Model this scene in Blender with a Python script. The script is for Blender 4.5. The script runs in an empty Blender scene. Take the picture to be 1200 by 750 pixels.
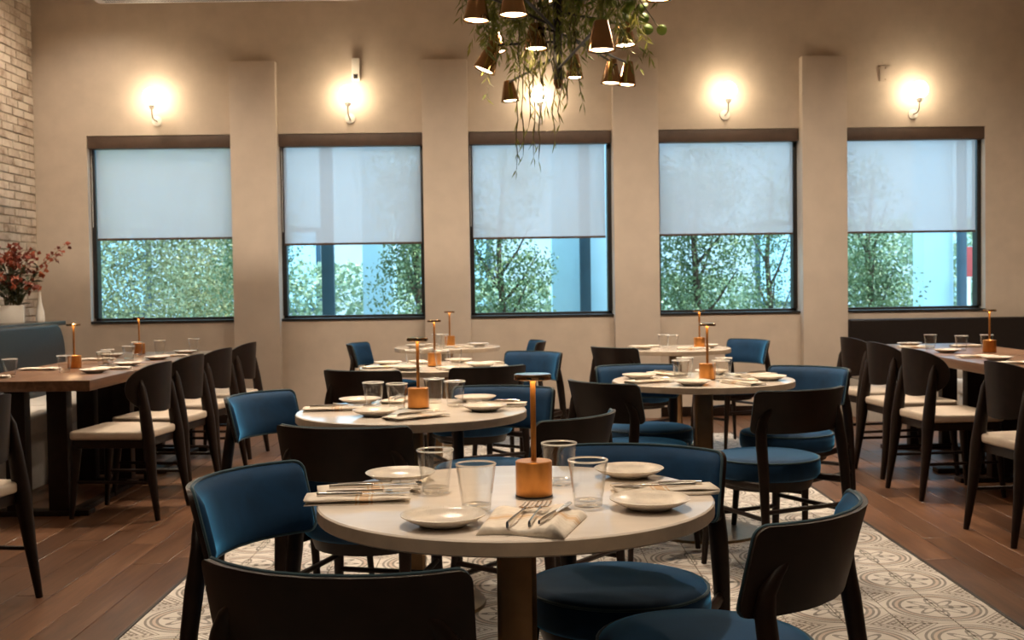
import bpy, bmesh, math, random
from mathutils import Vector, Matrix
random.seed(7)
scene = bpy.context.scene
COL = scene.collection
PI = math.pi

# ------------------------------------------------------------------ camera
cam_d = bpy.data.cameras.new('camera')
cam_d.sensor_width = 36.0
cam_d.lens = 1325.0 / 1200.0 * 36.0
cam_d.clip_start = 0.05
cam_d.dof.use_dof = True
cam_d.dof.focus_distance = 2.6
cam_d.dof.aperture_fstop = 9.0
cam = bpy.data.objects.new('camera', cam_d)
COL.objects.link(cam)
rt = Vector((0.99989558, -0.00153245, -0.01436916))
up = Vector((0.01440963, 0.03086614, 0.99941965))
fw = Vector((0.00108804, 0.99952235, -0.030885))
m = Matrix((rt, up, -fw)).transposed().to_4x4()
m.translation = Vector((0, 0, 1.225))
cam.matrix_world = m
scene.camera = cam

# ------------------------------------------------------------------ world and exposure
world = bpy.data.worlds.new('world')
scene.world = world
world.use_nodes = True
bg = world.node_tree.nodes['Background']
bg.inputs[0].default_value = (0.46, 0.74, 1.0, 1)
bg.inputs[1].default_value = 2.2
sun_d = bpy.data.lights.new('sun', 'SUN'); sun_d.energy = 4.2; sun_d.angle = math.radians(3); sun_d.color = (1.0, 0.92, 0.78)
sun = bpy.data.objects.new('sun', sun_d); COL.objects.link(sun)
sun.rotation_euler = Vector((-0.72, 0.02, -0.69)).to_track_quat('-Z', 'Y').to_euler()
vs = scene.view_settings
vs.view_transform = 'Standard'
vs.look = 'None'
vs.exposure = 1.0
vs.gamma = 1.0
vs.use_curve_mapping = False
WARM = (1.0, 0.82, 0.63)
SCONCE_STR = 18.0
CONE_STR = 14.0
LAMP_STR = 22.0
DOWN_W = 130.0

# ------------------------------------------------------------------ material helpers
def new_mat(name):
    mt = bpy.data.materials.new(name)
    mt.use_nodes = True
    nt = mt.node_tree
    return mt, nt, nt.nodes['Principled BSDF']

def setp(b, **kw):
    names = {'rough': 'Roughness', 'metal': 'Metallic', 'spec': 'Specular IOR Level', 'sheen': 'Sheen Weight',
             'sheenr': 'Sheen Roughness', 'coat': 'Coat Weight', 'coatr': 'Coat Roughness', 'trans': 'Transmission Weight', 'ior': 'IOR'}
    for k, v in kw.items():
        b.inputs[names[k]].default_value = v

def c4(c): return (c[0], c[1], c[2], 1.0)

def noise(nt, scale, detail=4.0, vec=None, dist=0.0, rough=0.55):
    n = nt.nodes.new('ShaderNodeTexNoise')
    n.inputs['Scale'].default_value = scale
    n.inputs['Detail'].default_value = detail
    n.inputs['Distortion'].default_value = dist
    n.inputs['Roughness'].default_value = rough
    if vec is not None: nt.links.new(vec, n.inputs['Vector'])
    return n

def ramp(nt, fac, stops):
    r = nt.nodes.new('ShaderNodeValToRGB')
    els = r.color_ramp.elements
    while len(els) < len(stops): els.new(0.5)
    for e, (p, c) in zip(els, stops):
        e.position = p; e.color = c4(c)
    nt.links.new(fac, r.inputs[0])
    return r.outputs[0]

def objco(nt):
    return nt.nodes.new('ShaderNodeTexCoord').outputs['Object']

def worldpos(nt):
    return nt.nodes.new('ShaderNodeNewGeometry').outputs['Position']

def scaled(nt, vec, s):
    mp = nt.nodes.new('ShaderNodeMapping')
    mp.inputs['Scale'].default_value = s
    nt.links.new(vec, mp.inputs['Vector'])
    return mp.outputs[0]

def bump(nt, b, height, strength=0.2, dist=0.01):
    bn = nt.nodes.new('ShaderNodeBump')
    bn.inputs['Strength'].default_value = strength
    bn.inputs['Distance'].default_value = dist
    nt.links.new(height, bn.inputs['Height'])
    nt.links.new(bn.outputs[0], b.inputs['Normal'])

def mathn(nt, op, a, b=None, c=None):
    n = nt.nodes.new('ShaderNodeMath'); n.operation = op
    for i, x in enumerate((a, b, c)):
        if x is None: continue
        if isinstance(x, (int, float)): n.inputs[i].default_value = x
        else: nt.links.new(x, n.inputs[i])
    return n.outputs[0]

def mixc(nt, fac, a, b):
    n = nt.nodes.new('ShaderNodeMix'); n.data_type = 'RGBA'
    if isinstance(fac, (int, float)): n.inputs[0].default_value = fac
    else: nt.links.new(fac, n.inputs[0])
    for i, x in ((6, a), (7, b)):
        if isinstance(x, tuple): n.inputs[i].default_value = c4(x)
        else: nt.links.new(x, n.inputs[i])
    return n.outputs[2]

def simple(name, col, rough=0.5, nscale=30.0, var=0.12, bstr=0.0, world_space=False, **kw):
    mt, nt, b = new_mat(name)
    vec = worldpos(nt) if world_space else objco(nt)
    n = noise(nt, nscale, 4, vec)
    lo = tuple(x * (1 - var) for x in col); hi = tuple(min(1, x * (1 + var)) for x in col)
    nt.links.new(ramp(nt, n.outputs[0], [(0.3, lo), (0.7, hi)]), b.inputs['Base Color'])
    setp(b, rough=rough, **kw)
    if bstr: bump(nt, b, n.outputs[0], bstr)
    return mt

def emis(name, col, strength):
    mt, nt, b = new_mat(name)
    b.inputs['Base Color'].default_value = c4((0.8, 0.8, 0.8))
    b.inputs['Emission Color'].default_value = c4(col)
    b.inputs['Emission Strength'].default_value = strength
    return mt

MAT = {}
MAT['plaster'] = simple('plaster', (0.56, 0.475, 0.39), 0.85, 6.0, 0.06, 0.12, True)
MAT['pilaster'] = simple('pilaster_paint', (0.57, 0.49, 0.41), 0.8, 5.0, 0.05, 0.1, True)
MAT['ceiling'] = simple('ceiling_paint', (0.50, 0.40, 0.30), 0.9, 4.0, 0.05, 0.0, True)
MAT['white_paint'] = simple('white_paint', (0.78, 0.74, 0.68), 0.5, 8.0, 0.03)
MAT['frame'] = simple('window_frame_paint', (0.018, 0.016, 0.015), 0.4, 20.0, 0.2)
MAT['cassette'] = simple('cassette_brown', (0.085, 0.052, 0.036), 0.5, 12.0, 0.15)
MAT['dark_wood'] = simple('dark_stained_wood', (0.0125, 0.0055, 0.003), 0.45, 18.0, 0.3, spec=0.22)
MAT['leather_dark'] = simple('dark_vinyl', (0.011, 0.007, 0.006), 0.45, 40.0, 0.15, 0.06, spec=0.3)
MAT['leather_blue'] = simple('slate_vinyl', (0.014, 0.019, 0.023), 0.42, 30.0, 0.15, 0.06)
MAT['cream_vinyl'] = simple('cream_vinyl', (0.52, 0.43, 0.34), 0.5, 25.0, 0.06, 0.05)
MAT['pale_vinyl'] = simple('pale_vinyl', (0.50, 0.47, 0.43), 0.55, 25.0, 0.06, 0.05)
MAT['bronze'] = simple('bronze_column', (0.24, 0.145, 0.075), 0.32, 10.0, 0.2, 0.0, metal=1.0)
MAT['base_metal'] = simple('base_plate_metal', (0.20, 0.13, 0.07), 0.35, 12.0, 0.2, 0.0, metal=1.0)
MAT['black_metal'] = simple('black_metal', (0.015, 0.012, 0.011), 0.45, 12.0, 0.2)
MAT['copper'] = simple('brushed_copper', (0.50, 0.215, 0.055), 0.34, 40.0, 0.08, 0.0, metal=0.85)
MAT['cone_copper'] = simple('polished_bronze', (0.46, 0.285, 0.15), 0.10, 14.0, 0.1, 0.0, metal=1.0)
MAT['steel'] = simple('cutlery_steel', (0.62, 0.58, 0.53), 0.2, 30.0, 0.05, 0.0, metal=1.0)
MAT['ledge'] = simple('ledge_stone', (0.035, 0.030, 0.026), 0.35, 9.0, 0.3)
MAT['planter'] = simple('white_ceramic', (0.72, 0.68, 0.62), 0.35, 12.0, 0.04)
MAT['mortar'] = simple('mortar', (0.42, 0.36, 0.28), 0.9, 30.0, 0.15, 0.3, True)
MAT['subfloor'] = simple('grout', (0.16, 0.13, 0.10), 0.9, 20.0, 0.15, 0.1, True)
MAT['stem'] = simple('plant_stem', (0.10, 0.085, 0.03), 0.7, 20.0, 0.2)
MAT['plate_in'] = None
MAT['globe'] = emis('globe_glow', (1.0, 0.80, 0.54), SCONCE_STR)
MAT['bulb'] = emis('cone_bulb_glow', (1.0, 0.72, 0.42), CONE_STR)
MAT['lamp_led'] = emis('lamp_led_glow', (1.0, 0.66, 0.34), LAMP_STR)
MAT['led_added'] = emis('added_lens_glow', (1.0, 0.70, 0.40), 4.0)  # lens glow of the added ceiling downlights
MAT['ext_blue'] = simple('painted_column', (0.55, 0.80, 0.92), 0.8, 2.0, 0.06, 0.0, True)
MAT['ext_wall'] = simple('exterior_render', (0.62, 0.66, 0.66), 0.9, 1.5, 0.08, 0.0, True)
MAT['ext_dark'] = simple('exterior_dark_metal', (0.03, 0.07, 0.10), 0.5, 4.0, 0.2)
MAT['paving'] = simple('paving', (0.35, 0.36, 0.35), 0.9, 3.0, 0.15, 0.1, True)
MAT['bark'] = simple('bark', (0.09, 0.065, 0.045), 0.9, 12.0, 0.3, 0.3)
MAT['red_sign'] = simple('red_paint', (0.5, 0.05, 0.04), 0.5, 6.0, 0.1)
MAT['orange_paint'] = simple('orange_paint', (0.7, 0.28, 0.06), 0.6, 6.0, 0.1)

def m_velvet(name, base, tint):
    mt, nt, b = new_mat(name)
    n = noise(nt, 7.0, 3, objco(nt), 0.6)
    lo = tuple(x * 0.72 for x in base); hi = tuple(x * 1.3 for x in base)
    nt.links.new(ramp(nt, n.outputs[0], [(0.3, lo), (0.7, hi)]), b.inputs['Base Color'])
    setp(b, rough=0.75, sheen=0.85, sheenr=0.32, spec=0.2)
    b.inputs['Sheen Tint'].default_value = c4(tint)
    f = noise(nt, 220.0, 2, objco(nt))
    bump(nt, b, f.outputs[0], 0.08, 0.002)
    return mt
MAT['velvet'] = m_velvet('blue_velvet', (0.004, 0.028, 0.072), (0.10, 0.50, 1.0))
MAT['piping'] = m_velvet('piping_cloth', (0.03, 0.06, 0.075), (0.5, 0.6, 0.7))

def m_wood_plank():
    mt, nt, b = new_mat('walnut_planks')
    co = scaled(nt, worldpos(nt), (14.0, 1.1, 1.0))
    oi = nt.nodes.new('ShaderNodeObjectInfo')
    add = nt.nodes.new('ShaderNodeVectorMath'); add.operation = 'ADD'
    nt.links.new(co, add.inputs[0])
    cmb = nt.nodes.new('ShaderNodeCombineXYZ')
    nt.links.new(mathn(nt, 'MULTIPLY', oi.outputs['Random'], 40.0), cmb.inputs[1])
    nt.links.new(cmb.outputs[0], add.inputs[1])
    n = noise(nt, 1.6, 6, add.outputs[0], 1.2, 0.62)
    grain = ramp(nt, n.outputs[0], [(0.25, (0.055, 0.024, 0.012)), (0.5, (0.105, 0.048, 0.024)), (0.75, (0.165, 0.083, 0.043))])
    tone = mathn(nt, 'MULTIPLY_ADD', oi.outputs['Random'], 0.55, 0.72)
    mul = nt.nodes.new('ShaderNodeVectorMath'); mul.operation = 'SCALE'
    nt.links.new(grain, mul.inputs[0]); nt.links.new(tone, mul.inputs['Scale'])
    nt.links.new(mul.outputs[0], b.inputs['Base Color'])
    setp(b, rough=0.34, spec=0.45)
    bump(nt, b, n.outputs[0], 0.08, 0.004)
    return mt
MAT['plank'] = m_wood_plank()

def m_table_wood():
    mt, nt, b = new_mat('brown_table_wood')
    n = noise(nt, 3.0, 6, scaled(nt, objco(nt), (9.0, 0.8, 9.0)), 0.8)
    nt.links.new(ramp(nt, n.outputs[0], [(0.3, (0.10, 0.048, 0.026)), (0.7, (0.21, 0.11, 0.062))]), b.inputs['Base Color'])
    setp(b, rough=0.28)
    return mt
MAT['table_wood'] = m_table_wood()

def m_round_top():
    mt, nt, b = new_mat('cream_laminate_top')
    n = noise(nt, 3.0, 6, scaled(nt, objco(nt), (1.0, 5.0, 1.0)), 0.5)
    nt.links.new(ramp(nt, n.outputs[0], [(0.3, (0.66, 0.585, 0.505)), (0.7, (0.73, 0.655, 0.575))]), b.inputs['Base Color'])
    setp(b, rough=0.10, spec=0.5)
    return mt
MAT['top'] = m_round_top()
MAT['edge'] = simple('tan_edge_band', (0.46, 0.36, 0.26), 0.45, 18.0, 0.12)

def m_plate():
    mt, nt, b = new_mat('speckled_stoneware')
    co = objco(nt)
    v = nt.nodes.new('ShaderNodeTexVoronoi'); v.inputs['Scale'].default_value = 160.0
    nt.links.new(co, v.inputs['Vector'])
    sp = mathn(nt, 'LESS_THAN', v.outputs['Distance'], 0.14)
    n = noise(nt, 25.0, 3, co)
    base = ramp(nt, n.outputs[0], [(0.3, (0.52, 0.46, 0.39)), (0.7, (0.62, 0.56, 0.48))])
    nt.links.new(mixc(nt, sp, base, (0.36, 0.29, 0.22)), b.inputs['Base Color'])
    setp(b, rough=0.22)
    return mt
MAT['plate'] = m_plate()

def m_napkin():
    mt, nt, b = new_mat('cream_linen_napkin')
    co = objco(nt)
    sx = nt.nodes.new('ShaderNodeSeparateXYZ'); nt.links.new(co, sx.inputs[0])
    d = mathn(nt, 'ABSOLUTE', mathn(nt, 'SUBTRACT', sx.outputs[0], 0.015))
    s1 = mathn(nt, 'LESS_THAN', d, 0.010)
    d2 = mathn(nt, 'ABSOLUTE', mathn(nt, 'SUBTRACT', d, 0.017))
    s2 = mathn(nt, 'LESS_THAN', d2, 0.0022)
    st = mathn(nt, 'MULTIPLY', mathn(nt, 'MAXIMUM', s1, s2), 0.7)
    n = noise(nt, 60.0, 3, co)
    base = ramp(nt, n.outputs[0], [(0.3, (0.60, 0.53, 0.44)), (0.7, (0.70, 0.63, 0.54))])
    nt.links.new(mixc(nt, st, base, (0.55, 0.33, 0.15)), b.inputs['Base Color'])
    setp(b, rough=0.9)
    w = noise(nt, 500.0, 2, co)
    bump(nt, b, w.outputs[0], 0.1, 0.001)
    return mt
MAT['napkin'] = m_napkin()

def m_thin_glass(name, tint, gloss=0.9, base=0.03, graze=0.6, pw=4.0):
    mt = bpy.data.materials.new(name); mt.use_nodes = True
    nt = mt.node_tree; nt.nodes.clear()
    out = nt.nodes.new('ShaderNodeOutputMaterial')
    tr = nt.nodes.new('ShaderNodeBsdfTransparent'); tr.inputs[0].default_value = c4(tint)
    gl = nt.nodes.new('ShaderNodeBsdfGlossy'); gl.inputs['Roughness'].default_value = 0.03
    lw = nt.nodes.new('ShaderNodeLayerWeight'); lw.inputs[0].default_value = 0.5
    n = noise(nt, 3.0, 2, objco(nt))
    f5 = mathn(nt, 'MULTIPLY_ADD', mathn(nt, 'POWER', lw.outputs['Facing'], pw), graze, base)
    f = mathn(nt, 'MULTIPLY', f5, mathn(nt, 'MULTIPLY_ADD', n.outputs[0], 0.1, gloss - 0.05))
    mx = nt.nodes.new('ShaderNodeMixShader')
    nt.links.new(f, mx.inputs[0]); nt.links.new(tr.outputs[0], mx.inputs[1]); nt.links.new(gl.outputs[0], mx.inputs[2])
    nt.links.new(mx.outputs[0], out.inputs[0])
    return mt
MAT['pane'] = m_thin_glass('window_glass', (0.90, 0.96, 0.97), 0.8)
MAT['tumbler'] = m_thin_glass('tumbler_wall_glass', (0.985, 0.985, 0.98), 1.0, 0.032, 0.9, 3.2)
def m_lip():
    mt = bpy.data.materials.new('tumbler_lip_glass'); mt.use_nodes = True
    nt = mt.node_tree; nt.nodes.clear()
    out = nt.nodes.new('ShaderNodeOutputMaterial')
    tr = nt.nodes.new('ShaderNodeBsdfTransparent')
    gl = nt.nodes.new('ShaderNodeBsdfGlossy'); gl.inputs['Roughness'].default_value = 0.15
    tl = nt.nodes.new('ShaderNodeBsdfTranslucent'); tl.inputs[0].default_value = (0.95, 0.95, 0.93, 1)  # white scatter stands in for lamp light refracted in the rim
    n = noise(nt, 40.0, 2, objco(nt))
    m1 = nt.nodes.new('ShaderNodeMixShader'); m1.inputs[0].default_value = 0.5
    nt.links.new(gl.outputs[0], m1.inputs[1]); nt.links.new(tl.outputs[0], m1.inputs[2])
    m2 = nt.nodes.new('ShaderNodeMixShader')
    nt.links.new(mathn(nt, 'MULTIPLY_ADD', n.outputs[0], 0.4, 0.45), m2.inputs[0])
    nt.links.new(tr.outputs[0], m2.inputs[1]); nt.links.new(m1.outputs[0], m2.inputs[2])
    nt.links.new(m2.outputs[0], out.inputs[0])
    return mt
MAT['glass_lip'] = m_lip()
MAT['glass_foot'] = m_thin_glass('tumbler_base_glass', (0.93, 0.92, 0.90), 1.0, 0.10, 0.7, 2.5)

def m_shade():
    mt = bpy.data.materials.new('roller_shade_fabric'); mt.use_nodes = True
    nt = mt.node_tree; nt.nodes.clear()
    out = nt.nodes.new('ShaderNodeOutputMaterial')
    co = objco(nt)
    w = nt.nodes.new('ShaderNodeTexWave'); w.wave_type = 'BANDS'; w.bands_direction = 'Z'
    w.inputs['Scale'].default_value = 60.0; w.inputs['Distortion'].default_value = 0.6
    nt.links.new(co, w.inputs['Vector'])
    col = ramp(nt, w.outputs[0], [(0.0, (0.46, 0.44, 0.45)), (1.0, (0.52, 0.50, 0.51))])
    df = nt.nodes.new('ShaderNodeBsdfDiffuse'); tl = nt.nodes.new('ShaderNodeBsdfTranslucent')
    tr = nt.nodes.new('ShaderNodeBsdfTransparent'); tr.inputs[0].default_value = (1, 1, 1, 1)
    nt.links.new(col, df.inputs[0])
    tl.inputs[0].default_value = (0.84, 0.66, 0.62, 1)
    m1 = nt.nodes.new('ShaderNodeMixShader'); m1.inputs[0].default_value = 0.62
    nt.links.new(df.outputs[0], m1.inputs[1]); nt.links.new(tl.outputs[0], m1.inputs[2])
    m2 = nt.nodes.new('ShaderNodeMixShader'); m2.inputs[0].default_value = 0.13
    nt.links.new(m1.outputs[0], m2.inputs[1]); nt.links.new(tr.outputs[0], m2.inputs[2])
    nt.links.new(m2.outputs[0], out.inputs[0])
    return mt
MAT['shade'] = m_shade()

def m_brick():
    mt, nt, b = new_mat('whitewashed_brick')
    oi = nt.nodes.new('ShaderNodeObjectInfo')
    n = noise(nt, 9.0, 6, worldpos(nt), 0.8, 0.65)
    f = mathn(nt, 'MULTIPLY_ADD', oi.outputs['Random'], 0.36, mathn(nt, 'SUBTRACT', n.outputs[0], 0.18))
    nt.links.new(ramp(nt, f, [(0.15, (0.27, 0.19, 0.135)), (0.36, (0.49, 0.40, 0.32)), (0.6, (0.64, 0.56, 0.47))]), b.inputs['Base Color'])
    setp(b, rough=0.9)
    n2 = noise(nt, 45.0, 4, worldpos(nt))
    bump(nt, b, n2.outputs[0], 0.4, 0.006)
    return mt
MAT['brick'] = m_brick()

def m_leaf(name, lo, mid, hi, scale=3.0):
    mt, nt, b = new_mat(name)
    n = noise(nt, scale, 5, worldpos(nt))
    v = nt.nodes.new('ShaderNodeTexVoronoi'); v.inputs['Scale'].default_value = 14.0
    nt.links.new(worldpos(nt), v.inputs['Vector'])
    f = mathn(nt, 'MULTIPLY_ADD', mathn(nt, 'SUBTRACT', v.outputs['Color'], 0.5), 0.35, n.outputs[0])
    nt.links.new(ramp(nt, f, [(0.25, lo), (0.5, mid), (0.75, hi)]), b.inputs['Base Color'])
    setp(b, rough=0.55)
    b.inputs['Transmission Weight'].default_value = 0.0
    b.inputs['Subsurface Weight'].default_value = 0.0
    return mt
MAT['leaf_hedge'] = m_leaf('hedge_leaves', (0.16, 0.19, 0.09), (0.46, 0.48, 0.25), (0.75, 0.70, 0.42))
MAT['leaf_tree'] = m_leaf('tree_leaves', (0.07, 0.13, 0.06), (0.15, 0.25, 0.11), (0.30, 0.40, 0.20))
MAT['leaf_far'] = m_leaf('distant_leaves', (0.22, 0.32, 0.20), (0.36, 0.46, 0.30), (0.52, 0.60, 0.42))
MAT['leaf_vine'] = m_leaf('vine_leaves', (0.08, 0.11, 0.018), (0.20, 0.23, 0.04), (0.42, 0.40, 0.10), 9.0)
MAT['leaf_round'] = m_leaf('round_vine_leaves', (0.08, 0.14, 0.018), (0.17, 0.26, 0.03), (0.30, 0.38, 0.06), 9.0)
MAT['leaf_dark'] = m_leaf('flower_foliage', (0.03, 0.04, 0.02), (0.06, 0.07, 0.035), (0.10, 0.11, 0.05), 9.0)
MAT['petal'] = m_leaf('rust_petals', (0.09, 0.012, 0.006), (0.22, 0.035, 0.012), (0.36, 0.085, 0.025), 12.0)

def m_tile(P, ox, oy):
    mt, nt, b = new_mat('patterned_encaustic_tile')
    sx = nt.nodes.new('ShaderNodeSeparateXYZ'); nt.links.new(worldpos(nt), sx.inputs[0])
    def cell(s, o):
        return mathn(nt, 'SUBTRACT', mathn(nt, 'FRACT', mathn(nt, 'DIVIDE', mathn(nt, 'SUBTRACT', s, o), P)), 0.5)
    u = cell(sx.outputs[0], ox); v = cell(sx.outputs[1], oy)
    a = mathn(nt, 'ABSOLUTE', u); bb = mathn(nt, 'ABSOLUTE', v)
    r = mathn(nt, 'SQRT', mathn(nt, 'ADD', mathn(nt, 'MULTIPLY', u, u), mathn(nt, 'MULTIPLY', v, v)))
    th = mathn(nt, 'ARCTAN2', v, u)
    def band(x, lo, hi):
        return mathn(nt, 'MULTIPLY', mathn(nt, 'GREATER_THAN', x, lo), mathn(nt, 'LESS_THAN', x, hi))
    def orr(*xs):
        o = xs[0]
        for x in xs[1:]: o = mathn(nt, 'MAXIMUM', o, x)
        return o
    rings = orr(band(r, 0.318, 0.345), band(r, 0.375, 0.40), band(r, 0.425, 0.45))
    # petals inside the ring
    pet = mathn(nt, 'MULTIPLY_ADD', mathn(nt, 'COSINE', mathn(nt, 'MULTIPLY', th, 8.0)), 0.075, 0.19)
    pl = mathn(nt, 'ABSOLUTE', mathn(nt, 'SUBTRACT', r, pet))
    petal = mathn(nt, 'MULTIPLY', mathn(nt, 'LESS_THAN', pl, 0.03), mathn(nt, 'LESS_THAN', r, 0.31))
    pet2 = mathn(nt, 'MULTIPLY_ADD', mathn(nt, 'COSINE', mathn(nt, 'MULTIPLY', th, 4.0)), 0.05, 0.09)
    petal2 = mathn(nt, 'LESS_THAN', mathn(nt, 'ABSOLUTE', mathn(nt, 'SUBTRACT', r, pet2)), 0.024)
    # corners: concentric lozenges and hatched straps
    co = mathn(nt, 'SUBTRACT', 1.0, mathn(nt, 'ADD', a, bb))
    outside = mathn(nt, 'GREATER_THAN', r, 0.462)
    loz = orr(mathn(nt, 'LESS_THAN', co, 0.03), band(co, 0.055, 0.085), band(co, 0.12, 0.15), band(co, 0.195, 0.225), band(co, 0.265, 0.29), band(co, 0.32, 0.335))
    hat = mathn(nt, 'GREATER_THAN', mathn(nt, 'SINE', mathn(nt, 'MULTIPLY', mathn(nt, 'SUBTRACT', a, bb), 70.0)), 0.35)
    hat = mathn(nt, 'MULTIPLY', hat, orr(band(co, 0.075, 0.12), band(co, 0.222, 0.27)))
    corner = mathn(nt, 'MULTIPLY', orr(loz, hat), outside)
    line = orr(rings, petal, petal2, corner)
    wear = noise(nt, 22.0, 5, worldpos(nt))
    line = mathn(nt, 'MULTIPLY', line, mathn(nt, 'MULTIPLY_ADD', wear.outputs[0], 0.7, 0.5))
    n2 = noise(nt, 2.2, 3, worldpos(nt))
    ground = ramp(nt, n2.outputs[0], [(0.3, (0.47, 0.43, 0.38)), (0.7, (0.58, 0.535, 0.48))])
    fill = mathn(nt, 'MULTIPLY', band(r, 0.345, 0.375), 0.5)
    ground = mixc(nt, fill, ground, (0.34, 0.20, 0.12))
    lineC = mixc(nt, mathn(nt, 'MULTIPLY', outside, 0.45), (0.10, 0.082, 0.065), (0.16, 0.105, 0.07))
    nt.links.new(mixc(nt, line, ground, lineC), b.inputs['Base Color'])
    setp(b, rough=0.45)
    return mt

# ------------------------------------------------------------------ mesh helpers
class MB:
    def __init__(s): s.v = []; s.f = []; s.mi = []
    def add(s, vs_, fs_, mi=0):
        o = len(s.v); s.v += [tuple(p) for p in vs_]
        for f in fs_: s.f.append(tuple(i + o for i in f)); s.mi.append(mi)
        return s
    def box(s, x0, x1, y0, y1, z0, z1, mi=0):
        return s.add([(x0,y0,z0),(x1,y0,z0),(x1,y1,z0),(x0,y1,z0),(x0,y0,z1),(x1,y0,z1),(x1,y1,z1),(x0,y1,z1)],
                     [(0,3,2,1),(4,5,6,7),(0,1,5,4),(1,2,6,5),(2,3,7,6),(3,0,4,7)], mi)
    def lathe(s, prof, n=24, c=(0,0,0), mi=0, mat=None):
        """profile of (r, z); r = 0 ends become poles; closes rings in between"""
        vs_, rings = [], []
        for r, z in prof:
            if r <= 1e-6: rings.append([len(vs_)]); vs_.append((c[0], c[1], c[2]+z))
            else:
                rings.append(list(range(len(vs_), len(vs_)+n)))
                vs_ += [(c[0]+r*math.cos(2*PI*k/n), c[1]+r*math.sin(2*PI*k/n), c[2]+z) for k in range(n)]
        fs_ = []
        for A, B in zip(rings, rings[1:]):
            for k in range(n):
                k2 = (k+1) % n
                if len(A) == 1 and len(B) == 1: continue
                if len(A) == 1: fs_.append((A[0], B[k2], B[k]))
                elif len(B) == 1: fs_.append((A[k], A[k2], B[0]))
                else: fs_.append((A[k], A[k2], B[k2], B[k]))
        if mat is not None: vs_ = [mat @ Vector(p) for p in vs_]
        return s.add(vs_, fs_, mi)
    def tube(s, path, rad, n=8, mi=0, flat=1.0, cap=True, closed=False):
        path = [Vector(p) for p in path]
        if not isinstance(rad, (list, tuple)): rad = [rad]*len(path)
        vs_, fs_ = [], []
        prev = None; N = len(path)
        for i, p in enumerate(path):
            if closed: t = path[(i+1) % N] - path[i-1]
            else: t = path[min(i+1, N-1)] - path[max(i-1, 0)]
            t = t.normalized() if t.length > 1e-9 else Vector((0,0,1))
            if prev is None:
                ref = Vector((0,1,0)) if abs(t.y) < 0.9 else Vector((1,0,0))
                a = t.cross(ref).normalized()
            else:
                a = (prev - t*prev.dot(t)).normalized()
            prev = a; b = t.cross(a)
            for k in range(n):
                an = 2*PI*k/n
                vs_.append(p + a*math.cos(an)*rad[i] + b*math.sin(an)*rad[i]*flat)
        rng = N if closed else N-1
        for i in range(rng):
            j = (i+1) % N
            for k in range(n):
                k2 = (k+1) % n
                fs_.append((i*n+k, i*n+k2, j*n+k2, j*n+k))
        if cap and not closed:
            fs_.append(tuple(range(n-1, -1, -1))); fs_.append(tuple((N-1)*n+k for k in range(n)))
        return s.add(vs_, fs_, mi)
    def grid(s, rows, mi=0, close=False):
        """rows of equal length point lists"""
        vs_ = [p for r in rows for p in r]; n = len(rows[0]); fs_ = []
        for i in range(len(rows)-1):
            for j in range(n-1 if not close else n):
                j2 = (j+1) % n
                fs_.append((i*n+j, i*n+j2, (i+1)*n+j2, (i+1)*n+j))
        return s.add(vs_, fs_, mi)
    def prism(s, poly, z0, z1, mi=0):
        n = len(poly)
        vs_ = [(x,y,z0) for x,y in poly] + [(x,y,z1) for x,y in poly]
        fs_ = [tuple(range(n-1,-1,-1)), tuple(range(n, 2*n))] + [(k,(k+1)%n,n+(k+1)%n,n+k) for k in range(n)]
        return s.add(vs_, fs_, mi)
    def mesh(s, name, mats, bevel=0.0, seg=2, smooth=True, angle=40, weld=False):
        me = bpy.data.meshes.new(name)
        me.from_pydata(s.v, [], s.f)
        if not isinstance(mats, (list, tuple)): mats = [mats]
        for mm in mats: me.materials.append(MAT[mm] if isinstance(mm, str) else mm)
        if len(mats) > 1: me.polygons.foreach_set('material_index', s.mi)
        bm = bmesh.new(); bm.from_mesh(me)
        if weld: bmesh.ops.remove_doubles(bm, verts=bm.verts, dist=1e-5)
        bmesh.ops.recalc_face_normals(bm, faces=bm.faces)
        if bevel:
            es = [e for e in bm.edges if len(e.link_faces) == 2 and e.calc_face_angle(0) > math.radians(35)]
            bmesh.ops.bevel(bm, geom=es, offset=bevel, segments=seg, profile=0.6, affect='EDGES', clamp_overlap=True)
        bm.to_mesh(me); bm.free()
        if smooth:
            me.polygons.foreach_set('use_smooth', [True]*len(me.polygons))
            me.set_sharp_from_angle(angle=math.radians(angle))
        me.update()
        return me

def link(name, me, parent=None, loc=None, rotz=None):
    o = bpy.data.objects.new(name, me); COL.objects.link(o)
    if parent is not None: o.parent = parent
    if loc is not None: o.location = loc
    if rotz is not None: o.rotation_euler = (0, 0, rotz)
    return o

def tag(o, label=None, cat=None, group=None, kind=None):
    if label: o['label'] = label
    if cat: o['category'] = cat
    if group: o['group'] = group
    if kind: o['kind'] = kind
    return o

def thing(name, loc, rotz, label, cat, group=None):
    return tag(link(name, None, None, loc, rotz), label, cat, group)

def copy_tree(o, parent=None):
    c = o.copy(); COL.objects.link(c); c.parent = parent
    for ch in o.children: copy_tree(ch, c)
    return c

def place(proto, used, loc, rotz, label, group):
    o = proto if not used[0] else copy_tree(proto)
    used[0] = True
    o.location = loc; o.rotation_euler = (0, 0, rotz)
    o['label'] = label; o['group'] = group
    return o

# ------------------------------------------------------------------ the room
D, PHI = 10.2879, 0.0227
XL, XR, YB, ZC = -4.24, 5.6, -3.5, 4.15
STRIP = (-1.397, 1.773, 9.14)
def wallpt(x, y, z):
    c, s = math.cos(PHI), math.sin(PHI)
    return Vector((x*c - y*s, D + x*s + y*c, z))

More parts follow.
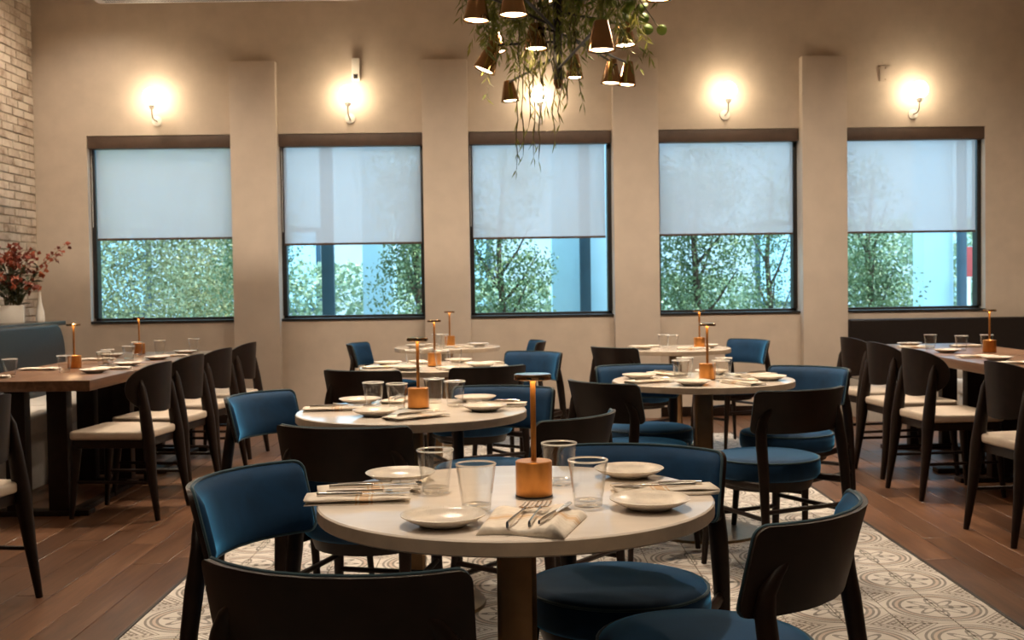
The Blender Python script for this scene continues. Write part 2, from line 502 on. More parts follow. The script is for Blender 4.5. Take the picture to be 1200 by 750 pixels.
floor = tag(link('floor', MB().box(XL-0.3, XR+0.3, YB-0.3, 10.5, -0.16, -0.006).mesh('floor', 'subfloor', smooth=False)), kind='structure')
ceil = tag(link('ceiling', MB().box(XL-0.3, XR+0.3, YB-0.3, 10.75, ZC, ZC+0.2).mesh('ceiling', 'ceiling', smooth=False)), kind='structure')
tag(link('wall_right', MB().box(XR, XR+0.25, YB-0.3, 10.72, -0.15, ZC).mesh('wall_right', 'plaster', smooth=False)), kind='structure')
tag(link('wall_front', MB().box(XL-0.3, XR, YB-0.25, YB, -0.15, ZC).mesh('wall_front', 'plaster', smooth=False)), kind='structure')

# back wall with five window openings, one connected mesh
WX0, WS, WW, ZS, ZT = -3.7864, 1.7123, 1.3032, 0.928, 2.617
wins = [(WX0 + i*WS, WX0 + i*WS + WW) for i in range(5)]
def wall_holes(xs, zs, hole, th):
    mb = MB(); nx, nz = len(xs), len(zs)
    V = {}
    for k, y in enumerate((0.0, th)):
        for i, x in enumerate(xs):
            for j, z in enumerate(zs):
                V[i, j, k] = len(mb.v); mb.v.append((x, y, z))
    solid = lambda i, j: 0 <= i < nx-1 and 0 <= j < nz-1 and not hole(i, j)
    def q(*a): mb.f.append(a); mb.mi.append(0)
    for i in range(nx-1):
        for j in range(nz-1):
            if hole(i, j): continue
            q(V[i,j,0], V[i+1,j,0], V[i+1,j+1,0], V[i,j+1,0]); q(V[i,j,1], V[i,j+1,1], V[i+1,j+1,1], V[i+1,j,1])
            if not solid(i-1, j): q(V[i,j,0], V[i,j+1,0], V[i,j+1,1], V[i,j,1])
            if not solid(i+1, j): q(V[i+1,j,0], V[i+1,j,1], V[i+1,j+1,1], V[i+1,j+1,0])
            if not solid(i, j-1): q(V[i,j,0], V[i,j,1], V[i+1,j,1], V[i+1,j,0])
            if not solid(i, j+1): q(V[i,j+1,0], V[i+1,j+1,0], V[i+1,j+1,1], V[i,j+1,1])
    return mb
xs = [XL-0.02] + [x for w in wins for x in w] + [XR+0.1]
wb = link('wall_back', wall_holes(xs, [-0.15, ZS, ZT, ZC], lambda i, j: j == 1 and i % 2 == 1, 0.26).mesh('wall_back', 'plaster', smooth=False), None, (0, D, 0), PHI)
tag(wb, kind='structure')
for i in range(4):
    a, b = wins[i][1], wins[i+1][0]
    p = link('trim_%d' % (i+1), MB().box(a, b, -0.10, 0.0, 0.0, 3.25).mesh('pilaster', 'pilaster', bevel=0.006), None, (0, D, 0), PHI)
    tag(p, 'beige plaster pilaster %s from the left between the windows' % ('first', 'second', 'third', 'fourth')[i], kind='structure')
bb = link('baseboard_back', MB().box(XL, 3.02, -0.014, 0.0, 0.0, 0.09).mesh('baseboard_back', 'dark_wood', bevel=0.003), None, (0, D, 0), PHI)
tag(bb, kind='structure')

# windows: frame, pane, sill
SHB = [1.70, 1.633, 1.665, 1.673, 1.673]
pos_words = ['leftmost', 'second from left', 'middle', 'fourth from left', 'rightmost']
for i, (a, b) in enumerate(wins):
    w = link('window_%d' % (i+1), None, None, (0, D, 0), PHI); tag(w, kind='structure')
    y0, y1, f = 0.13, 0.19, 0.045
    link('frame_rail', MB().box(a, b, y0, y1, ZT-f, ZT).mesh('frame_rail', 'frame', bevel=0.004), w)
    link('frame_rail', MB().box(a, b, y0, y1, ZS, ZS+f).mesh('frame_rail', 'frame', bevel=0.004), w)
    fs = 0.04
    link('frame_stile', MB().box(a, a+fs, y0-0.045, y1, ZS+f, ZT-f).mesh('frame_stile', 'frame', bevel=0.004), w)
    link('frame_stile', MB().box(b-fs, b, y0-0.045, y1, ZS+f, ZT-f).mesh('frame_stile', 'frame', bevel=0.004), w)
    link('pane', MB().box(a+fs, b-fs, 0.157, 0.163, ZS+f, ZT-f).mesh('pane', 'pane', smooth=False), w)
    link('sill', MB().box(a, b, -0.012, y0, ZS, ZS+0.022).mesh('sill', 'frame', bevel=0.004), w)
    # roller shade
    sh = thing('roller_shade', (0, D, 0), PHI, 'grey roller shade half drawn in the %s window' % pos_words[i], 'window shade', 'roller shades in the five windows')
    link('cassette', MB().box(a+0.004, b-0.004, 0.005, 0.10, ZT-0.115, ZT-0.003).mesh('cassette', 'cassette', bevel=0.008), sh)
    zb = SHB[i]
    gl_, gr_ = ((0.055, 0.015), (0.03, 0.03), (0.03, 0.06), (0.025, 0.045), (0.012, 0.06))[i]
    rows = []
    for k in range(9):
        z = ZT-0.11 + (zb - (ZT-0.11))*k/8
        rows.append([(a+gl_+(b-a-gl_-gr_)*j/12, 0.075+0.002*math.sin(j*1.3+i), z) for j in range(13)])
    link('fabric', MB().grid(rows).mesh('shade_fabric', 'shade'), sh)
    link('bottom_bar', MB().box(a+gl_-0.002, b-gr_+0.002, 0.067, 0.083, zb-0.02, zb).mesh('bottom_bar', 'cassette', bevel=0.004), sh)
    link('control_cord', MB().tube([(a+0.014, 0.075, ZT-0.1), (a+0.014, 0.077, zb+0.1)], 0.003, 6).mesh('control_cord', 'white_paint'), sh)

# brick wall on the left: backing plus proud bricks
wl = tag(link('wall_left', MB().box(XL-0.25, XL-0.012, YB-0.25, 10.6, -0.15, ZC).mesh('wall_left', 'mortar', smooth=False)), kind='structure')
brick_meshes = []
for L in (0.205, 0.097, 0.19):
    brick_meshes.append(MB().box(-0.03, 0.0, -L/2, L/2, -0.031, 0.031).mesh('brick', 'brick', bevel=0.004, seg=1))
rest = MB()
course, zc = 0, 0.04
while zc < ZC - 0.03:
    y = 10.17 - (0.107 if course % 2 else 0.0)
    if course % 2:
        rb = random.uniform(-0.004, 0.004)
        link('brick', brick_meshes[1], wl, (XL + rb, 10.17-0.0535+0.0, zc)) if 0.9 < zc < 4.0 else rest.box(XL-0.03, XL, 10.068, 10.165, zc-0.031, zc+0.031)
    while y > YB + 0.3:
        cy = y - 0.1075
        if cy > 9.35 and 0.98 < zc < 4.0:
            link('brick', brick_meshes[0], wl, (XL + random.uniform(-0.005, 0.005), cy, zc))
        elif cy > 4.0:
            d = random.uniform(-0.004, 0.004)
            rest.box(XL-0.03, XL+d, cy-0.1025, cy+0.1025, zc-0.031, zc+0.031)
        y -= 0.215
    zc += 0.072; course += 1
tag(link('brickwork', rest.mesh('brickwork', 'brick', smooth=False), wl), kind='stuff')

# floor: patterned tile strip and walnut planks
TS = (STRIP[1]-STRIP[0]) / 16.0
MAT['tile'] = m_tile(TS*2, STRIP[0], STRIP[2])
g = 0.0016
tile_me = MB().box(-TS/2+g, TS/2-g, -TS/2+g, TS/2-g, -0.006, 0.0).mesh('floor_tile', 'tile', bevel=0.0012, seg=1)
tl_rest = MB(); n_t = 0
for r in range(60):
    cy = STRIP[2] - TS*(r+0.5)
    if cy < -1: break
    for k in range(16):
        cx = STRIP[0] + TS*(k+0.5)
        if 3.62 < cy < 7.2 and n_t < 300:
            link('floor_tile', tile_me, floor, (cx, cy, random.uniform(-0.0006, 0.0006))); n_t += 1
        else:
            tl_rest.box(cx-TS/2+g, cx+TS/2-g, cy-TS/2+g, cy+TS/2-g, -0.006, 0.0)
tag(link('tile_field', tl_rest.mesh('tile_field', 'tile', smooth=False), floor), kind='stuff')
for xe in (STRIP[0]-0.006, STRIP[1]+0.006):
    tag(link('edge_strip', MB().box(xe-0.006, xe+0.006, -1.0, STRIP[2]+0.012, -0.006, 0.0015).mesh('edge_strip', 'black_metal'), floor))
PW = 0.152
plank_me = {}
pl_rest = MB()
def plank(x, y0, y1, w):
    L = round(y1-y0, 2)
    key = (L, round(w, 3))
    if key not in plank_me:
        plank_me[key] = MB().box(-w/2+0.0013, w/2-0.0013, -L/2+0.0013, L/2-0.0013, -0.006, 0.0).mesh('floor_plank', 'plank', bevel=0.002, seg=1)
    link('floor_plank', plank_me[key], floor, (x, (y0+y1)/2, 0))
def plank_column(x, w, ya, yb, show):
    y = yb; first = True
    while y > ya + 0.01:
        L = random.choice((1.2, 1.4, 1.6)) if not first else random.choice((0.6, 0.9, 1.2, 1.5))
        first = False
        y2 = max(ya, y - L)
        if y - y2 < 0.02: break
        if show and (y + y2)/2 > 3.4: plank(x, y2, y, w)
        else: pl_rest.box(x-w/2+0.0013, x+w/2-0.0013, y2+0.0013, y-0.0013, -0.006, 0.0)
        y = y2
def yback(x): return D + x*math.sin(PHI) - 0.016
x = STRIP[0] - 0.012 - PW/2
while x > XL + 0.02:
    w = PW
    plank_column(x, w, -1.0, round(yback(x), 2), True); x -= PW
x = STRIP[1] + 0.012 + PW/2
while x < XR:
    plank_column(x, PW, -1.0, round(yback(x), 2), x < 4.6); x += PW
nb = 21; wbk = (STRIP[1]-STRIP[0]+0.024)/nb
for k in range(nb):
    x = STRIP[0]-0.012 + wbk*(k+0.5)
    plank_column(x, wbk, STRIP[2]+0.012, round(yback(x), 2), True)
tag(link('plank_field', pl_rest.mesh('plank_field', 'plank', smooth=False), floor), kind='stuff')

# ------------------------------------------------------------------ sconces and wall fittings
for i, (sx_, sz_) in enumerate(((-3.202, 2.964), (-1.445, 2.969), (0.288, 2.951), (2.004, 2.965), (3.757, 2.954))):
    w = wallpt(sx_*0.9845, 0, 1.225 + (sz_-1.225)*0.9845)
    s = thing('wall_sconce', w, PHI, 'lit globe wall sconce above the %s window' % pos_words[i], 'sconce', 'globe sconces above the windows')
    link('globe', MB().lathe([(0, -0.075)] + [(0.075*math.sin(PI*k/12), -0.075*math.cos(PI*k/12)) for k in range(1, 12)] + [(0, 0.075)], 24, (0, -0.16, 0)).mesh('globe', 'globe'), s)
    link('holder', MB().lathe([(0, 0.0), (0.022, 0.0), (0.026, 0.025), (0.03, 0.032), (0, 0.032)], 16, (0, -0.16, -0.105)).mesh('holder', 'planter'), s)
    link('arm', MB().tube([(0, -0.16, -0.10), (0, -0.16, -0.15), (0, -0.145, -0.18), (0, -0.10, -0.195), (0, -0.012, -0.195)], 0.007, 10).mesh('arm', 'planter'), s)
    link('backplate', MB().lathe([(0, 0), (0.045, 0), (0.045, 0.012), (0, 0.014)], 20, mat=Matrix.Translation((0, 0, -0.195)) @ Matrix.Rotation(PI/2, 4, 'X')).mesh('backplate', 'planter'), s)
w = wallpt(-1.362, 0, 3.18)
o = thing('wall_sensor', w, PHI, 'slim white box sensor on the wall beside the second sconce', 'sensor')
link('body', MB().box(-0.035, 0.035, -0.05, 0, -0.10, 0.10).mesh('body', 'white_paint', bevel=0.006), o)
link('lens', MB().box(-0.02, 0.02, -0.056, -0.05, -0.085, -0.045).mesh('lens', 'frame', bevel=0.002), o)
w = wallpt(3.443, 0, 3.10)
o = thing('wall_plate', w, PHI, 'small pale blank wall plate left of the rightmost sconce', 'wall plate')
link('plate', MB().box(-0.05, 0.05, -0.012, 0, -0.07, 0.07).mesh('plate', 'plaster', bevel=0.004), o)
link('screw', MB().lathe([(0, 0), (0.006, 0), (0.005, 0.003), (0, 0.003)], 10, mat=Matrix.Translation((0, -0.012, 0.05)) @ Matrix.Rotation(PI/2, 4, 'X')).mesh('screw', 'steel'), o)
link('screw', MB().lathe([(0, 0), (0.006, 0), (0.005, 0.003), (0, 0.003)], 10, mat=Matrix.Translation((0, -0.012, -0.05)) @ Matrix.Rotation(PI/2, 4, 'X')).mesh('screw', 'steel'), o)
# long white fixture hung below the ceiling, upper left
o = thing('ceiling_diffuser', (-1.97, 8.0, 3.262), 0, 'long white linear diffuser hanging at the top left', 'air diffuser')
link('housing', MB().box(-0.93, 0.93, -0.11, 0.11, 0, 0.16).mesh('housing', 'white_paint', bevel=0.02, seg=3), o)
for yy in (-0.05, 0.0, 0.05):
    link('slot', MB().box(-0.86, 0.86, yy-0.008, yy+0.008, -0.001, 0.004).mesh('slot', 'frame'), o)
for xx in (-0.7, 0.7):
    link('hanger', MB().tube([(xx, 0, 0.155), (xx, 0, ZC-3.262)], 0.008, 8).mesh('hanger', 'steel'), o)

# unseen ceiling downlights, added to brighten the room
def downlight(x, y, label, watts, ang=62):
    o = thing('added_downlight', (x, y, ZC), 0, label, 'downlight', 'added unseen ceiling downlights')
    link('trim_ring', MB().lathe([(0.055, -0.012), (0.085, -0.01), (0.088, -0.001), (0.055, -0.001), (0.055, -0.012)], 24).mesh('trim_ring', 'white_paint'), o)
    link('lens', MB().lathe([(0, -0.004), (0.055, -0.004)], 24).mesh('lens', 'led_added'), o)
    ld = bpy.data.lights.new('downlight', 'SPOT'); ld.energy = watts; ld.color = WARM
    ld.spot_size = math.radians(ang); ld.spot_blend = 0.7; ld.shadow_soft_size = 0.06
    lo = bpy.data.objects.new('added_beam', ld); COL.objects.link(lo); lo.parent = o; lo.location = (0, 0, -0.02)
downlight(0.05, 2.75, 'added unseen downlight above the foremost round table', DOWN_W*1.45, 40)
downlight(-0.42, 4.5, 'added unseen downlight above the second round table', DOWN_W*1.9, 46)
downlight(0.95, 5.7, 'added unseen downlight above the centre right round table', DOWN_W*1.9, 46)
downlight(-0.46, 6.9, 'added unseen downlight above the third round table', DOWN_W*1.7, 46)
downlight(1.2, 8.3, 'added unseen downlight above the far right round table', DOWN_W*1.3, 46)
downlight(-2.65, 6.9, 'added unseen downlight above the left long tables', DOWN_W*1.5, 40)
downlight(2.95, 6.9, 'added unseen downlight above the right long tables', DOWN_W*1.5, 40)
downlight(-2.0, 4.2, 'added unseen downlight above the left aisle', DOWN_W*0.6, 70)
downlight(2.2, 4.2, 'added unseen downlight above the right aisle', DOWN_W*0.9, 70)
downlight(-3.55, 9.3, 'added unseen downlight close to the brick wall corner', DOWN_W*0.42, 120)  # added to brighten the brick wall
downlight(-1.2, 0.2, 'added unseen fill downlight left of the camera', DOWN_W*0.5, 110)  # dim fill pair added for surfaces that face the camera
downlight(1.5, 0.2, 'added unseen fill downlight right of the camera', DOWN_W*0.5, 110)
for xx, wd in ((-3.6, 'first'), (-2.2, 'second'), (-0.8, 'third'), (0.75, 'fourth'), (2.2, 'fifth'), (3.7, 'sixth')):  # row added to wash the window wall with light
    downlight(xx, 7.4, 'added unseen downlight near the window wall, %s from the left' % wd, DOWN_W*(0.55 if wd == 'first' else 1.08), 152)

# ------------------------------------------------------------------ blue velvet chair
RB = 0.32
def round_back(A, z0, z1, rc, nr, nz, rfun):
    """columns of (angle, zlo, zhi) for a wrapped panel with rounded corners"""
    out = []
    for i in range(nr+1):
        t = i/nr
        a = -A + 2*A*(0.5 - 0.5*math.cos(PI*t)*abs(math.cos(PI*t))**-0.35 if abs(math.cos(PI*t)) > 1e-6 else 0.5)
        s = (A - abs(a)) * RB
        dz = rc - math.sqrt(max(0.0, rc*rc - (rc-s)**2)) if s < rc else 0.0
        out.append((a, z0+dz, z1-dz))
    return out
def panel(cols, r_in, r_out, nz, puff=0.0, edge=0.0):
    """closed wrapped panel; r_in/r_out functions of z; puff bulges the inner face"""
    inner, outer = [], []
    n = len(cols)
    for i, (a, lo, hi) in enumerate(cols):
        ri, ro = [], []
        for k in range(nz+1):
            t = k/nz; z = lo + (hi-lo)*t
            ex = min(i, n-1-i)/(n-1)*2
            e = min(1.0, math.sqrt(max(0, min(t, 1-t)*5))) * min(1.0, math.sqrt(ex*5))
            r1 = r_in(z) - puff*e; r2 = r_out(z)
            ri.append((r1*math.sin(a), -r1*math.cos(a), z)); ro.append((r2*math.sin(a), -r2*math.cos(a), z))
        inner.append(ri); outer.append(ro)
    mb = MB()
    loops = []
    for i in range(n):
        loops.append(inner[i] + outer[i][::-1])
    mb.grid(loops, close=True)
    L = 2*(nz+1)
    mb.f.append(tuple(range(L))); mb.mi.append(0)
    o_ = (n-1)*L; mb.f.append(tuple(o_+k for k in range(L-1, -1, -1))); mb.mi.append(0)
    mb.v = [(x, y + YO - (REC*(z-0.61) if YO else 0.0), z) for x, y, z in mb.v]
    return mb
YO, REC = 0.0, 0.22

def make_velvet_chair():
    root = thing('velvet_chair', (0, 0, 0), 0, 'x', 'chair', 'blue velvet chairs around the round tables')
    A, z0, z1, rc = math.radians(45), 0.610, 0.785, 0.024
    cols = round_back(A, z0, z1, rc, 26, 6, None)
    rb = lambda z: 0.308 + 0.05*(z-z0)
    global YO
    YO = 0.062
    sh = link('backrest_shell', panel(cols, lambda z: rb(z), lambda z: rb(z)+0.013, 6).mesh('backrest_shell', 'dark_wood', angle=50), root)
    cols2 = round_back(A*0.985, z0+0.004, z1-0.004, rc, 26, 6, None)
    link('backrest_pad', panel(cols2, lambda z: rb(z)-0.006, lambda z: rb(z)-0.0005, 6, puff=0.013).mesh('backrest_pad', 'velvet', angle=60), root)
    loop = [(a, hi) for a, lo, hi in cols] + [(a, lo) for a, lo, hi in cols[::-1]]
    pth = [((rb(z)-0.001)*math.sin(a), YO-REC*(z-0.61)-(rb(z)-0.001)*math.cos(a), z) for a, z in loop]
    YO = 0.0
    link('piping', MB().tube(pth, 0.0038, 6, closed=True).mesh('piping', 'piping'), sh)
    # seat cushion
    R_, zt = 0.228, 0.49
    prof = [(0, zt+0.006), (R_*0.5, zt+0.005), (R_*0.85, zt), (R_*0.95, zt-0.006), (R_, zt-0.022), (R_+0.002, zt-0.05), (R_-0.002, zt-0.078), (R_-0.012, zt-0.09), (0, zt-0.09)]
    st = link('seat', MB().lathe(prof, 40, (0, 0.02, 0)).mesh('seat', 'velvet', angle=60), root)
    link('seam', MB().tube([((R_-0.004)*math.cos(2*PI*k/40), 0.02+(R_-0.004)*math.sin(2*PI*k/40), zt-0.012) for k in range(40)], 0.004, 6, closed=True).mesh('seam', 'piping'), st)
    link('seat_frame', MB().lathe([(0.12, 0.355), (0.19, 0.355), (0.205, 0.40), (0.12, 0.40), (0.12, 0.355)], 32, (0, 0.02, 0)).mesh('seat_frame', 'dark_wood'), root)
    # rear posts run up the outside of the backrest
    for s in (-1, 1):
        p = [(s*0.222, -0.262, 0.0), (s*0.214, -0.246, 0.25), (s*0.210, -0.232, 0.45), (s*0.207, -0.216, 0.56), (s*0.203, -0.207, 0.62), (s*0.196, -0.208, 0.66), (s*0.180, -0.222, 0.695), (s*0.160, -0.238, 0.720)]
        link('rear_leg', MB().tube(p, [0.013, 0.018, 0.023, 0.025, 0.024, 0.021, 0.015, 0.006], 10, flat=0.8).mesh('rear_leg', 'dark_wood', angle=60), root)
        p = [(s*0.195, 0.20, 0.0), (s*0.185, 0.178, 0.25), (s*0.178, 0.16, 0.40)]
        link('front_leg', MB().tube(p, [0.012, 0.018, 0.023], 10).mesh('front_leg', 'dark_wood', angle=60), root)
        link('side_rail', MB().tube([(s*0.179, 0.165, 0.385), (s*0.196, -0.03, 0.385), (s*0.209, -0.238, 0.40)], [0.016, 0.014, 0.018], 8, flat=0.7).mesh('side_rail', 'dark_wood'), root)
        link('stretcher', MB().tube([(s*0.187, 0.18, 0.27), (s*0.213, -0.244, 0.27)], 0.010, 8).mesh('stretcher', 'dark_wood'), root)
    link('stretcher', MB().tube([(-0.214, -0.246, 0.30), (0.214, -0.246, 0.30)], 0.010, 8).mesh('stretcher', 'dark_wood'), root)
    link('stretcher', MB().tube([(-0.184, 0.177, 0.22), (0.184, 0.177, 0.22)], 0.010, 8).mesh('stretcher', 'dark_wood'), root)
    return root
vc = make_velvet_chair(); vused = [False]
VG = 'blue velvet chairs around the round tables'
def vchair(x, y, fx, fy, label):
    place(vc, vused, (x, y, 0), math.atan2(-fx, fy), label, VG)
vchair(-0.243, 2.00, 0.23, 0.97, 'blue velvet chair nearest the camera, its dark back cut by the bottom edge')
vchair(-0.433, 2.60, 0.93, -0.36, 'blue velvet chair at the left side of the foremost table, velvet back facing us')
vchair(0.262, 2.80, -0.36, -0.93, 'blue velvet chair behind the foremost table, its round seat under the table')
vchair(0.41, 2.32, -0.80, 0.60, 'blue velvet chair right of the foremost table with curled back seen from behind')
vchair(-0.49, 3.80, 0.24, 0.97, 'blue velvet chair with dark back in front of the second round table')
vchair(-0.86, 4.62, 0.90, -0.42, 'blue velvet chair at the left side of the second round table')
vchair(-0.09, 4.66, -0.25, -0.97, 'blue velvet chair behind the second round table, facing the camera')
vchair(0.05, 3.92, -0.80, 0.60, 'blue velvet chair right of the second round table, behind the front glasses')
vchair(0.57, 5.20, 0.78, 0.62, 'blue velvet chair at the left of the centre right round table')
vchair(0.70, 5.83, 0.16, -0.98, 'blue velvet chair behind the centre right round table on its left')
vchair(1.09, 4.80, -0.44, 0.90, 'blue velvet chair pulled out in front of the centre right round table')
vchair(1.37, 5.59, -0.68, -0.73, 'blue velvet chair behind the centre right round table on its right')
vchair(0.87, 7.94, 0.77, 0.63, 'dark backed velvet chair left of the far right round table')
vchair(1.62, 8.45, -0.85, -0.50, 'bright blue velvet chair right of the far right round table')
vchair(-0.72, 6.18, 0.35, 0.94, 'dark backed velvet chair at front left of the third round table')
vchair(-0.22, 6.33, -0.45, 0.90, 'dark backed velvet chair at front right of the third round table')
vchair(0.02, 7.22, -0.60, -0.80, 'blue velvet chair behind the third round table, facing the camera')
vchair(-0.98, 8.82, 0.95, -0.15, 'bright blue velvet chair left of the farthest round table')
vchair(-0.03, 8.82, -0.96, -0.10, 'blue velvet chair right of the farthest round table')

# ------------------------------------------------------------------ dark wooden chair with oval back
def make_wood_chair():
    root = thing('wooden_chair', (0, 0, 0), 0, 'x', 'chair', 'oval backed wooden chairs at the long tables')
    # seat cushion: rounded trapezoid
    poly = []
    for (cx, cy, r_, a0) in ((0.165, -0.165, 0.05, -90), (0.185, 0.175, 0.05, 0), (-0.185, 0.175, 0.05, 90), (-0.165, -0.165, 0.05, 180)):
        for k in range(6):
            a = math.radians(a0 + 90*k/5)
            poly.append((cx + r_*math.cos(a), cy + r_*math.sin(a)))
    link('seat', MB().prism(poly, 0.43, 0.475).mesh('seat', 'cream_vinyl', bevel=0.016, seg=3), root)
    link('seat_frame', MB().prism([(x*0.95, y*0.95) for x, y in poly], 0.385, 0.43).mesh('seat_frame', 'dark_wood', bevel=0.004), root)
    # oval curved backrest
    n, nz = 24, 8; cols = []
    Rr, hw, hh, zc = 0.25, 0.26, 0.135, 0.70
    cols = []
    for i in range(n+1):
        t = -math.cos(PI*i/n); s = hw*t
        h = hh*(max(0.0, 1-abs(t)**2.4))**(1/2.2)
        cols.append((s/Rr, zc-max(h, 0.004), zc+max(h, 0.004)))
    mb = panel(cols, lambda z: Rr+0.06*(z-zc), lambda z: Rr+0.016+0.06*(z-zc), nz)
    mb.v = [(x, y + Rr - 0.225, z) for x, y, z in mb.v]
    link('backrest', mb.mesh('backrest', 'dark_wood', angle=50), root)
    for s in (-1, 1):
        p = [(s*0.205, -0.265, 0.0), (s*0.197, -0.235, 0.22), (s*0.186, -0.215, 0.42), (s*0.180, -0.195, 0.58), (s*0.178, -0.180, 0.70), (s*0.172, -0.172, 0.75)]
        link('rear_leg', MB().tube(p, [0.014, 0.025, 0.035, 0.030, 0.021, 0.006], 10).mesh('rear_leg', 'dark_wood', angle=60), root)
        p = [(s*0.20, 0.225, 0.0), (s*0.19, 0.205, 0.22), (s*0.18, 0.19, 0.42)]
        link('front_leg', MB().tube(p, [0.012, 0.021, 0.028], 10).mesh('front_leg', 'dark_wood', angle=60), root)
        link('stretcher', MB().tube([(s*0.19, 0.205, 0.20), (s*0.198, -0.238, 0.20)], 0.009, 8).mesh('stretcher', 'dark_wood'), root)
    return root
wc = make_wood_chair(); wused = [False]
WG = 'oval backed wooden chairs at the long tables'
for y, lab in ((4.34, 'dark wooden chair cut by the left picture edge, nearest on that side'),
               (6.22, 'dark wooden oval back chair nearest at the left long tables, cream seat in view'),
               (6.88, 'dark wooden oval back chair, second along the left long tables'),
               (7.58, 'dark wooden oval back chair, third along the left long tables'),
               (8.32, 'dark wooden oval back chair, farthest at the left long tables')):
    place(wc, wused, (-2.13 if y > 5 else -2.20, y, 0), PI/2 - 0.13 + random.uniform(-0.04, 0.04), lab, WG)
for x, y, lab in ((2.50, 5.32, 'dark wooden chair cut by the right picture edge, nearest on that side'),
               (2.49, 6.44, 'dark wooden oval back chair with wide cream seat, second along the right tables'),
               (2.51, 7.14, 'dark wooden oval back chair, third along the right long tables'),
               (2.54, 7.82, 'dark wooden oval back chair, farthest at the right by the dark bench')):
    place(wc, wused, (x, y, 0), -PI/2 + 0.13 + random.uniform(-0.04, 0.04), lab, WG)

# ------------------------------------------------------------------ round tables
def round_table(x, y, R_, label):
    t = thing('round_table', (x, y, 0), 0, label, 'table', 'round pedestal tables')
    top = link('tabletop', MB().lathe([(0, 0.75), (R_-0.003, 0.75), (R_, 0.747), (R_, 0.7465), (0, 0.7465)], 72).mesh('tabletop', 'top', angle=30), t)
    link('edge_band', MB().lathe([(R_-0.05, 0.7465), (R_+0.0005, 0.7465), (R_+0.0005, 0.721), (R_-0.002, 0.718), (R_-0.05, 0.718)], 72).mesh('edge_band', 'edge', angle=30), top)
    link('underside', MB().lathe([(0, 0.73), (R_-0.05, 0.73), (R_-0.05, 0.7185), (0, 0.7185)], 48).mesh('underside', 'dark_wood', angle=30), t)
    # squared column with chamfered edges and a thin raised rib on each corner
    a, c = 0.044, 0.010
    poly = [(a, -a+c), (a, a-c), (a-c, a), (-a+c, a), (-a, a-c), (-a, -a+c), (-a+c, -a), (a-c, -a)]
    link('column', MB().prism(poly, 0.02, 0.7185).mesh('column', 'bronze', bevel=0.002), t)
    link('top_plate', MB().lathe([(0, 0.7185), (0.16, 0.7185), (0.16, 0.71), (0, 0.71)], 32).mesh('top_plate', 'black_metal'), t)
    link('base', MB().lathe([(0, 0.026), (0.06, 0.026), (0.20, 0.020), (0.272, 0.013), (0.275, 0.009), (0.275, 0.0), (0, 0.0)], 48).mesh('base', 'base_metal'), t)
    return t
TABLES = {
    1: (0.005, 2.525, 0.44, 'the foremost round table'),
    2: (-0.385, 4.33, 0.44, 'the second round table'),
    3: (-0.46, 6.70, 0.44, 'the third round table'),
    4: (-0.50, 8.85, 0.41, 'the farthest round table'),
    5: (0.935, 5.52, 0.44, 'the centre right round table'),
    6: (1.19, 8.20, 0.40, 'the far right round table'),
}
TL_ = {1: 'large cream round table nearest the camera with bronze column',
       2: 'cream round table second from the camera, left of centre',
       3: 'cream round table third from the camera, left of centre',
       4: 'small cream round table farthest back by the wall pillar',
       5: 'cream round table right of centre with four blue chairs',
       6: 'small cream round table at back right below the fourth window'}
for k, (x, y, R_, nm) in TABLES.items(): round_table(x, y, R_, TL_[k])

# ------------------------------------------------------------------ tableware prototypes
R0, R1, GH = 0.031, 0.0425, 0.100
glass_me = MB().lathe([(R0, 0.013), (R1, GH-0.0015), (R1-0.0024, GH-0.0015), (R0-0.0024, 0.013)], 40).mesh('glass_wall', 'tumbler', angle=50)
glass_base_me = MB().lathe([(0, 0.0), (R0-0.004, 0.0), (R0-0.001, 0.002), (R0+0.0002, 0.013), (R0-0.003, 0.0145), (R0-0.010, 0.012), (0, 0.011)], 40).mesh('glass_base', 'glass_foot', angle=50)
glass_lip_me = MB().tube([((R1-0.0012)*math.cos(2*PI*k/40), (R1-0.0012)*math.sin(2*PI*k/40), GH-0.0008) for k in range(40)], 0.0021, 8, closed=True).mesh('glass_lip', 'glass_lip')
def make_glass():
    r = thing('tumbler', (0, 0, 0), 0, 'x', 'glass', 'water tumblers on the tables')
    link('wall', glass_me, r); link('base', glass_base_me, r); link('lip', glass_lip_me, r)
    return r
gz, gzu = make_glass(), [False]
def tumbler(x, y, z, rz, label): place(gz, gzu, (x, y, z), rz, label, 'water tumblers on the tables')
plate_me = MB().lathe([(0, 0.0), (0.045, 0.0), (0.048, 0.003), (0.070, 0.012), (0.0845, 0.0205), (0.0855, 0.0225), (0.084, 0.0235), (0.069, 0.0165), (0.052, 0.0095), (0, 0.0085)], 48).mesh('dinner_plate', 'plate', angle=60)

def napkin_mesh():
    # cloth folded in thirds: S profile extruded along its length with slight waves
    prof = []
    w = 0.042
    def arc(cx, cz, r_, a0, a1, n=5):
        for k in range(n+1):
            a = math.radians(a0 + (a1-a0)*k/n); prof.append((cx + r_*math.cos(a), cz + r_*math.sin(a)))
    prof.append((-w, 0.0012)); prof.append((0, 0.0012))
    arc(w-0.004, 0.0042, 0.003, -90, 90)
    prof.append((0, 0.0078))
    arc(-w+0.004, 0.0105, 0.003, 270, 90)
    prof.append((0, 0.0138)); prof.append((w-0.002, 0.0132))
    rows = []
    n = 14
    for i in range(n+1):
        x = -0.10 + 0.20*i/n
        rows.append([(x + 0.002*math.sin(k*0.7), yy + 0.0015*math.sin(i*0.8), max(0.0008, zz + 0.0012*math.sin(i*0.9+k*0.3)*min(1, zz*120))) for k, (yy, zz) in enumerate(prof)])
    mb = MB().grid(rows)
    me = mb.mesh('napkin', 'napkin', angle=80)
    return me
napkin_me = napkin_mesh()
